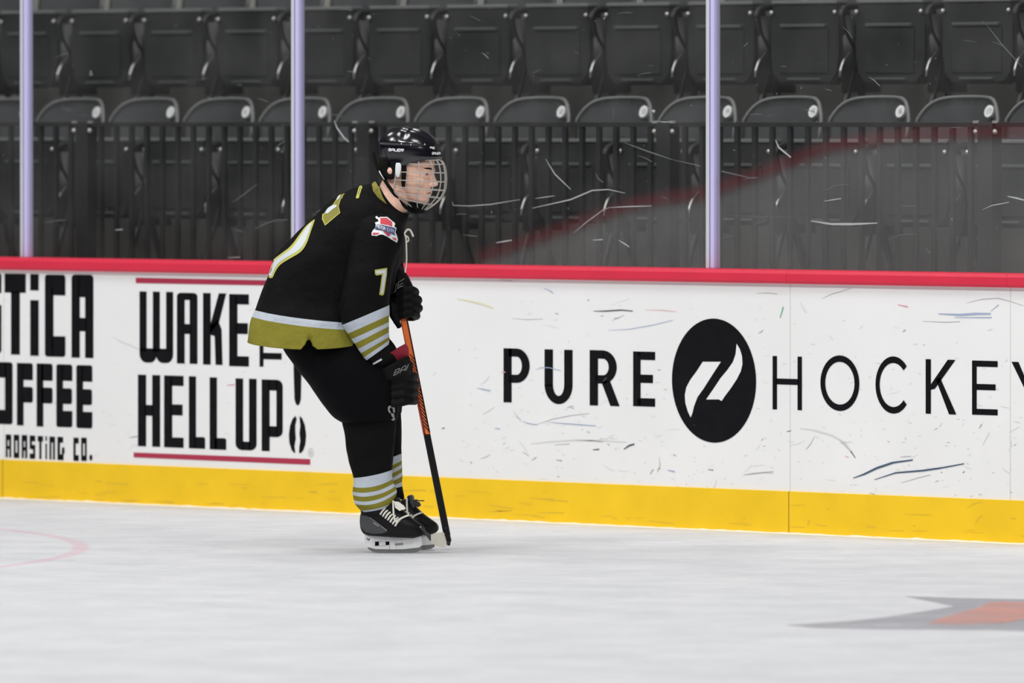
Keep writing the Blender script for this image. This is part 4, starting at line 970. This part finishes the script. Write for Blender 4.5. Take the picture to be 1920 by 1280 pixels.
# ---- helmet and cage -----------------------------------------------------------------
hel = bmesh.new()
HEL = [(722, 333, 752, 334, .088, 0), (716, 318, 800, 306, .098, 0), (712.5, 300, 829, 297.5, .100, 0), (711, 285, 830.5, 288, .102, 0), (711, 273, 828, 277, .102, 0), (713.5, 262, 822, 266, .096, 0), (720, 251.5, 811, 255, .082, 0), (730, 243.5, 798, 246, .062, 0), (742, 239.5, 785, 241, .036, 0), (752, 238.5, 772, 239.2, .012, 0)]
def helpost(p):
    px = p.x * S + FX; pz = FZ - p.z * S
    # raised crown panels: a groove across the top and a step around the sides
    g_ = math.exp(-((px - 769) / 6) ** 2) * .005 / (1 + math.exp((pz - 260) / 2.5))
    c = P(768, 290); d = Vector((p.x - c.x, p.y, p.z - c.z)); L = d.length
    r_ = .0022 * math.tanh((268 + (px - 712) * .04 - pz) / 1.2) - g_
    rib = -.004 * math.exp(-((abs(p.y) - .040) / .009) ** 2) * (1 / (1 + math.exp((pz - 258) / 2)))
    p = p + d / L * (r_ + rib)
    return hy(p)
loft(hel, HEL[1:], 80, 7, caps=(False, True), post=helpost); fix(hel)
helmet = link_bm('helmet', hel, M['shell'], player, True)
helmet['label'] = 'glossy black hockey helmet'
so = helmet.modifiers.new('shell', 'SOLIDIFY'); so.thickness = .006; so.offset = -1
# ear guard loop and side plate
for s_ in (-1, 1):
    bm = bmesh.new(); ys = .094
    path = [(732, 304), (732, 316), (735, 325), (740, 329), (746, 329), (749.5, 323), (749.5, 312), (749, 303)]
    tube(bm, spline([hy(P(a, b, s_ * (ys - .004 - (b - 306) * .0002))) for a, b in path], 4), .0135, 10, flat=.5)
    fix(bm); link_bm('ear_guard', bm, M['foam'], helmet, True)
# jaw straps from the back of the helmet to the chin
bm = bmesh.new()
for s_ in (-1, 1):
    tube(bm, spline([hy(P(707, 284, s_ * .070)), hy(P(713, 305, s_ * .082)), hy(P(728, 333, s_ * .085)), hy(P(743, 356, s_ * .076)), hy(P(757, 377, s_ * .058)), hy(P(773, 394, s_ * .030)), hy(P(784, 399, 0))], 6), .0066, 8, flat=.45)
fix(bm); link_bm('chin_strap', bm, M['foam'], helmet, True)
bm = bmesh.new(); tube(bm, [hy(P(720.5, 320, -.0885)), hy(P(725, 328, -.0895)), hy(P(730.5, 336.5, -.0895))], .0022, 6); link_bm('strap_buckle', bm, M['print'], helmet, True)
bm = bmesh.new()
loft(bm, [(763, 377, 800, 388, .045, 0), (766, 387, 800, 395, .042, 0), (772, 396, 796, 400, .025, 0)], 28, 4, post=hy); fix(bm)
link_bm('chin_cup', bm, M['foam'], helmet, True)
# bolts, seam screws and print on the shell
HVs = bvh_of([helmet])
def hsurf(x, z_):
    h = HVs.ray_cast(Vector((P(x, z_).x, -2, P(x, z_).z)), Vector((0, 1, 0))); return h[0] if h[0] else P(x, z_, -.1)
bm = bmesh.new()
for x, z_ in ((741, 264), (753.5, 269.5), (771, 271.5), (797, 270.5), (716, 300)): ball(bm, hsurf(x, z_), .0032, u=8, v=6)
link_bm('helmet_screw', bm, M['metal'], helmet, True)
decal('helmet_print', lettersR('BAUER', (730.5, 278.2), (5.7, .25), (-.9, 4.3), .82, 0.0, 1.5, 'print'), HVs, helmet, 'white lettering on the side of the helmet', .0018, .02)
decal('helmet_print', lettersR('BAUER', (811, 285.3), (2.8, .1), (-.2, 4.0), .8, 0.0, 1.4, 'print'), HVs, helmet, 'white lettering at the brow of the helmet', .0018, .02)
decal('helmet_print', lettersR('RE', (807, 275.0), (4.2, .8), (0, 3.2), .8, 0, 1.2, 'print'), HVs, helmet, 'small white mark above the brow', .0018, .02)
# wire cage
LV = [((754, 299), (829, 300), .086), ((753, 306.5), (835, 308), .090), ((753, 322), (838.5, 324), .093), ((752, 337), (839, 341), .092), ((749.5, 350), (836.5, 357), .088), ((750, 361), (829, 371), .080), ((761, 372), (815, 384), .066), ((777, 387), (799, 394), .040)]
def cagept(v, ph):
    i = min(int(v), len(LV) - 2); t = v - i
    g_ = lambda k, j: LV[k][j] if j == 2 else Vector(LV[k][j])
    ks_ = [max(i - 1, 0), i, i + 1, min(i + 2, len(LV) - 1)]
    B = cr(*[g_(k, 0) for k in ks_], t); Fr = cr(*[g_(k, 1) for k in ks_], t); w_ = cr(*[g_(k, 2) for k in ks_], t)
    c = max(0, math.cos(ph)) ** .8; x = B.x + (Fr.x - B.x) * c; z_ = B.y + (Fr.y - B.y) * c
    return hy(P(x, z_, w_ * math.sin(ph) * (1 if abs(ph) > 1.5 else 1)))
bm = bmesh.new(); RW = .0021
for v in (0, 1, 2, 3, 4, 5, 6, 7):
    tube(bm, [cagept(v, -PI / 2 + PI * k / 28) for k in range(29)], RW if v not in (0, 7) else RW * 1.25, 6)
for d in (-90, -63, -41, -24, -8, 8, 24, 41, 63, 90):
    tube(bm, [cagept(7 * k / 28, math.radians(d)) for k in range(29)], RW * (1.25 if abs(d) == 90 else 1), 6)
fix(bm); cage = link_bm('face_cage', bm, M['cage'], helmet, True); cage['label'] = 'bare metal wire face cage'
bm = bmesh.new()
for s_ in (-1, 1):
    loft(bm, [(754, 305, 762, 305, .004, s_ * .0955), (753, 311, 764.5, 311, .005, s_ * .0965), (753, 324, 763, 324, .005, s_ * .0975), (755.5, 332, 760, 332, .004, s_ * .0965)], 16, 3, post=hy)
fix(bm); o = link_bm('cage_clip', bm, M['print'], cage, True); o['label'] = 'white clip at the side of the cage'
bm = bmesh.new()
for s_ in (-1, 1): loft(bm, [(764, 300, 773, 300, .005, s_ * .085), (764, 322, 773, 324, .006, s_ * .086), (762, 340, 770, 344, .006, s_ * .080), (764, 352, 768, 353, .004, s_ * .076)], 14, 3, post=hy)
fix(bm); link_bm('cage_padding', bm, M['foam'], cage, True)

# ---- stick (its own thing) --------------------------------------------------------------
stick = empty('hockey_stick', (foot.x, foot.y, 0), TH, 'hockey stick with orange and black shaft and white taped blade, held in both gloves', 'hockey stick')
BT = Vector(P(752, 572, .025)); HT = Vector(P(838.5, 1002, -.06))
ax = (HT - BT).normalized(); nx_ = Vector((0, 1, 0)).cross(ax).normalized(); ny_ = ax.cross(nx_)
def shaft(bm, t0, t1, w_=.0145, d_=.0105, mi=0):
    a, b = BT.lerp(HT, t0), BT.lerp(HT, t1); vs = []
    for p in (a, b):
        ring = []
        for su, sv in ((-1, -.6), (-.7, -1), (.7, -1), (1, -.6), (1, .6), (.7, 1), (-.7, 1), (-1, .6)):
            ring.append(bm.verts.new(p + nx_ * su * w_ + ny_ * sv * d_))
        vs.append(ring)
    for j in range(8):
        f = bm.faces.new((vs[0][j], vs[0][(j + 1) % 8], vs[1][(j + 1) % 8], vs[1][j])); f.material_index = mi
    bm.faces.new(vs[0][::-1]).material_index = mi; bm.faces.new(vs[1]).material_index = mi
tz = lambda z_: (z_ - 572) / (1002 - 572)
bm = bmesh.new(); shaft(bm, 0, tz(814), mi=0); shaft(bm, tz(814), 1.0, .0135, .0105, 1)
sside = BT.lerp(HT, 0)
# dark strip along the rear edge and slanted black bars
def onshaft(t, u, lift=.0008): return BT.lerp(HT, t) + nx_ * u * .0145 * SGN - Vector((0, 1, 0)) * 0 + ny_ * (YS * (.0105 + lift))
SGN = 1 if nx_.x > 0 else -1; YS = 1 if ny_.y < 0 else -1
def bar(pts, mi):
    vs = [bm.verts.new(onshaft(t, u)) for t, u in pts]; f = bm.faces.new(vs); f.material_index = mi
bar([(tz(700), -.7), (tz(700), -.25), (tz(806), -.25), (tz(813), -.7)], 2)
z0 = 662
while z0 < 800:
    bar([(tz(z0), -.25), (tz(z0 + 3.2), -.25), (tz(z0 + 15), .72), (tz(z0 + 11), .72)], 1); z0 += 7.4
bar([(tz(592), .62), (tz(592), .98), (tz(812), .98), (tz(812), .62)], 1)
bar([(tz(805), -.75), (tz(812), -.75), (tz(822), .0), (tz(818), .1)], 1)
fix(bm); sh_ = link_bm('shaft', bm, [M['orange'], M['stickblack'], M['darkred']], stick)
bm = bmesh.new(); tube(bm, [BT + ax * -.01, BT + ax * .03], .016, 10); link_bm('butt_end', bm, M['stickblack'], stick)
# blade: flattened, foreshortened towards the camera side, with a curved toe
bm = bmesh.new(); rows = []
BB = spline([(841, 1019, 0), (830, 1023.5, 0), (818, 1020, 0), (809, 1013, 0), (800, 1000, 0), (787.5, 984, 0)], 4)
TT = spline([(839, 1002, 0), (829, 996, 0), (818, 996.5, 0), (808.5, 999, 0), (801, 994.5, 0), (789, 982.3, 0)], 4)
N = len(BB) - 1
for i, (b_, t_) in enumerate(zip(BB, TT)):
    t = i / N; y = -.062 - .16 * t
    lo_, hi_ = P(b_.x, b_.y, y), P(t_.x, t_.y, y + .012)
    rows.append([bm.verts.new(lo_ + Vector((0, 0, 0))), bm.verts.new(lo_ + Vector((.004, .006, 0))), bm.verts.new(hi_ + Vector((.004, .006, 0))), bm.verts.new(hi_)])
for i in range(N):
    for j in range(4):
        f = bm.faces.new((rows[i][j], rows[i][(j + 1) % 4], rows[i + 1][(j + 1) % 4], rows[i + 1][j])); f.material_index = 1 if (i > 12 and j != 3) or i > 13 else 0
bm.faces.new(rows[0]); bm.faces.new(rows[-1][::-1])
fix(bm); bl_ = link_bm('blade', bm, [M['tape'], M['stickblack']], stick); bl_['label'] = 'blade wrapped in white tape'
bm = bmesh.new()
tube(bm, spline([HT - ax * .03, HT, P(841, 1012, -.061), P(840, 1020, -.066)], 5), [.0135] * 6 + [.012] * 5 + [.009] * 5, 8); fix(bm); link_bm('heel', bm, M['stickblack'], stick, True)

# ---- gloves -------------------------------------------------------------------------------
def fingers(bm, specs):
    for pts, r0, r1 in specs:
        sp = spline([P(*p) for p in pts], 5); n_ = len(sp)
        rad = [(r0 + (r1 - r0) * i / (n_ - 1)) * (1 - .10 * abs(math.sin(i * PI / 5))) * (.8 if i == n_ - 1 else 1) for i in range(n_)]
        tube(bm, sp, rad, 12)
bm = bmesh.new()
loft(bm, [(691, 681, 762, 641, .066, -.175), (705, 691, 774, 655, .066, -.168), (713, 702, 778.5, 676, .062, -.158), (716, 718, 779, 704, .056, -.152), (718, 736, 778, 731, .052, -.148), (724, 751, 776, 747, .044, -.144), (734, 762, 768, 759, .026, -.14)], 48, 5, caps=(False, True), wr=.003, ws=22)
# finger rolls over the shaft: back pads, then the fingers closing round behind it
for i, (z_, xr) in enumerate(((704, 777), (719, 779), (734, 778), (750, 776))):
    fingers(bm, [([(734, z_ + 4, -.192), (756, z_ + 1, -.196), (771, z_ - 1, -.175), (xr + 1, z_, -.135), (xr + 2, z_ + 1, -.08), (xr - 3, z_ + 2, -.025), (xr - 17, z_ + 2, -.015)], .0165, .0135)])
fingers(bm, [([(728, 700, -.10), (742, 712, -.075), (756, 728, -.06), (766, 744, -.055)], .018, .014)])    # thumb along the inside
loft(bm, [(704, 694, 768, 664, .073, -.175), (708, 702, 772, 680, .071, -.172), (714, 714, 774, 698, .062, -.168)], 40, 4, wr=.002, ws=20)   # cuff roll
fix(bm); ng = link_bm('glove', bm, M['glove'], player, True); ng['label'] = 'black glove of the near lower hand'
rmn = ng.modifiers.new('skin', 'REMESH'); rmn.mode = 'VOXEL'; rmn.voxel_size = .004; rmn.use_smooth_shade = True
bm = bmesh.new()
loft(bm, [(692.5, 681, 761.5, 641.5, .064, -.175), (700, 689, 767, 650, .052, -.170), (712, 700, 768, 666, .040, -.165)], 40, 4, caps=(False, True)); fix(bm)
o = link_bm('glove_lining', bm, M['palm'], ng, True); o['label'] = 'dark red inside of the cuff'
bm = bmesh.new(); tube(bm, [Vector(((P(691, 681) + P(762, 641)) / 2) + (P(762, 641) - P(691, 681)) / 2 * math.cos(a) + Vector((0, -.180 + .074 * math.sin(a), -.008))) for a in [math.radians(178 + 7 * k) for k in range(12)]], .0042, 8)
fix(bm); link_bm('cuff_edge', bm, M['print'], ng, True)['label'] = 'white cuff edge'
bm = bmesh.new(); loft(bm, [(686, 668, 726, 641, .062, -.215), (692, 676, 738, 648, .052, -.205), (702, 690, 750, 664, .045, -.185), (712, 702, 756, 680, .035, -.17)], 32, 4, wr=.002, ws=20); fix(bm)
link_bm('elbow_pad_cuff', bm, M['foam'], jersey, True)
GV = bvh_of([ng])
decal('glove_print', lettersR('BAUER', (743.5, 689), (10.2, -4.6), (-4.2, 11), .74, 0.02, 1.0, 'outline')[:15], GV, ng, 'outlined grey lettering on the glove cuff', .004, .01)
bm = bmesh.new()
loft(bm, [(716, 512, 749, 496, .062, .10), (722, 526, 761, 511, .060, .085), (727, 545, 772, 531, .052, .065), (731, 564, 779, 550, .045, .055), (737, 582, 780, 570, .040, .05), (746, 592, 774, 588, .028, .045)], 48, 5, wr=.003, ws=22, seed=3)
loft(bm, [(720, 520, 756, 504, .068, .095), (724, 532, 764, 519, .064, .085), (728, 542, 768, 530, .056, .075)], 40, 4, wr=.002, ws=20)
for z_, xr in ((546, 779), (561, 784.5), (576, 785.5), (590, 781)):
    fingers(bm, [([(742, z_ + 4, .005), (758, z_ - 1, -.003), (772, z_ - 3, .0), (xr - 1, z_, .03), (xr, z_ + 3, .07), (xr - 8, z_ + 6, .10), (xr - 24, z_ + 6, .10)], .0175, .0145)])
fingers(bm, [([(738, 560, .02), (735, 578, .0), (738, 592, -.004), (744, 603, .0), (750, 614, .005)], .019, .0115)])    # thumb
fix(bm); fg = link_bm('glove', bm, M['glove'], player, True); fg['label'] = 'black glove of the far upper hand'
rmn = fg.modifiers.new('skin', 'REMESH'); rmn.mode = 'VOXEL'; rmn.voxel_size = .004; rmn.use_smooth_shade = True
decal('glove_print', lettersR('UE', (734, 537.5), (13.5, -8.2), (-1.0, 14), .72, 0.0, 1.0, 'outline'), bvh_of([fg]), fg, 'outlined grey lettering on the glove cuff', .004, .01)
bm = bmesh.new(); tube(bm, spline([P(733, 520, .02), P(738, 505, .02), P(746, 496.5, .035)], 5), .0036, 6); fix(bm); link_bm('cuff_edge', bm, M['print'], fg, True)
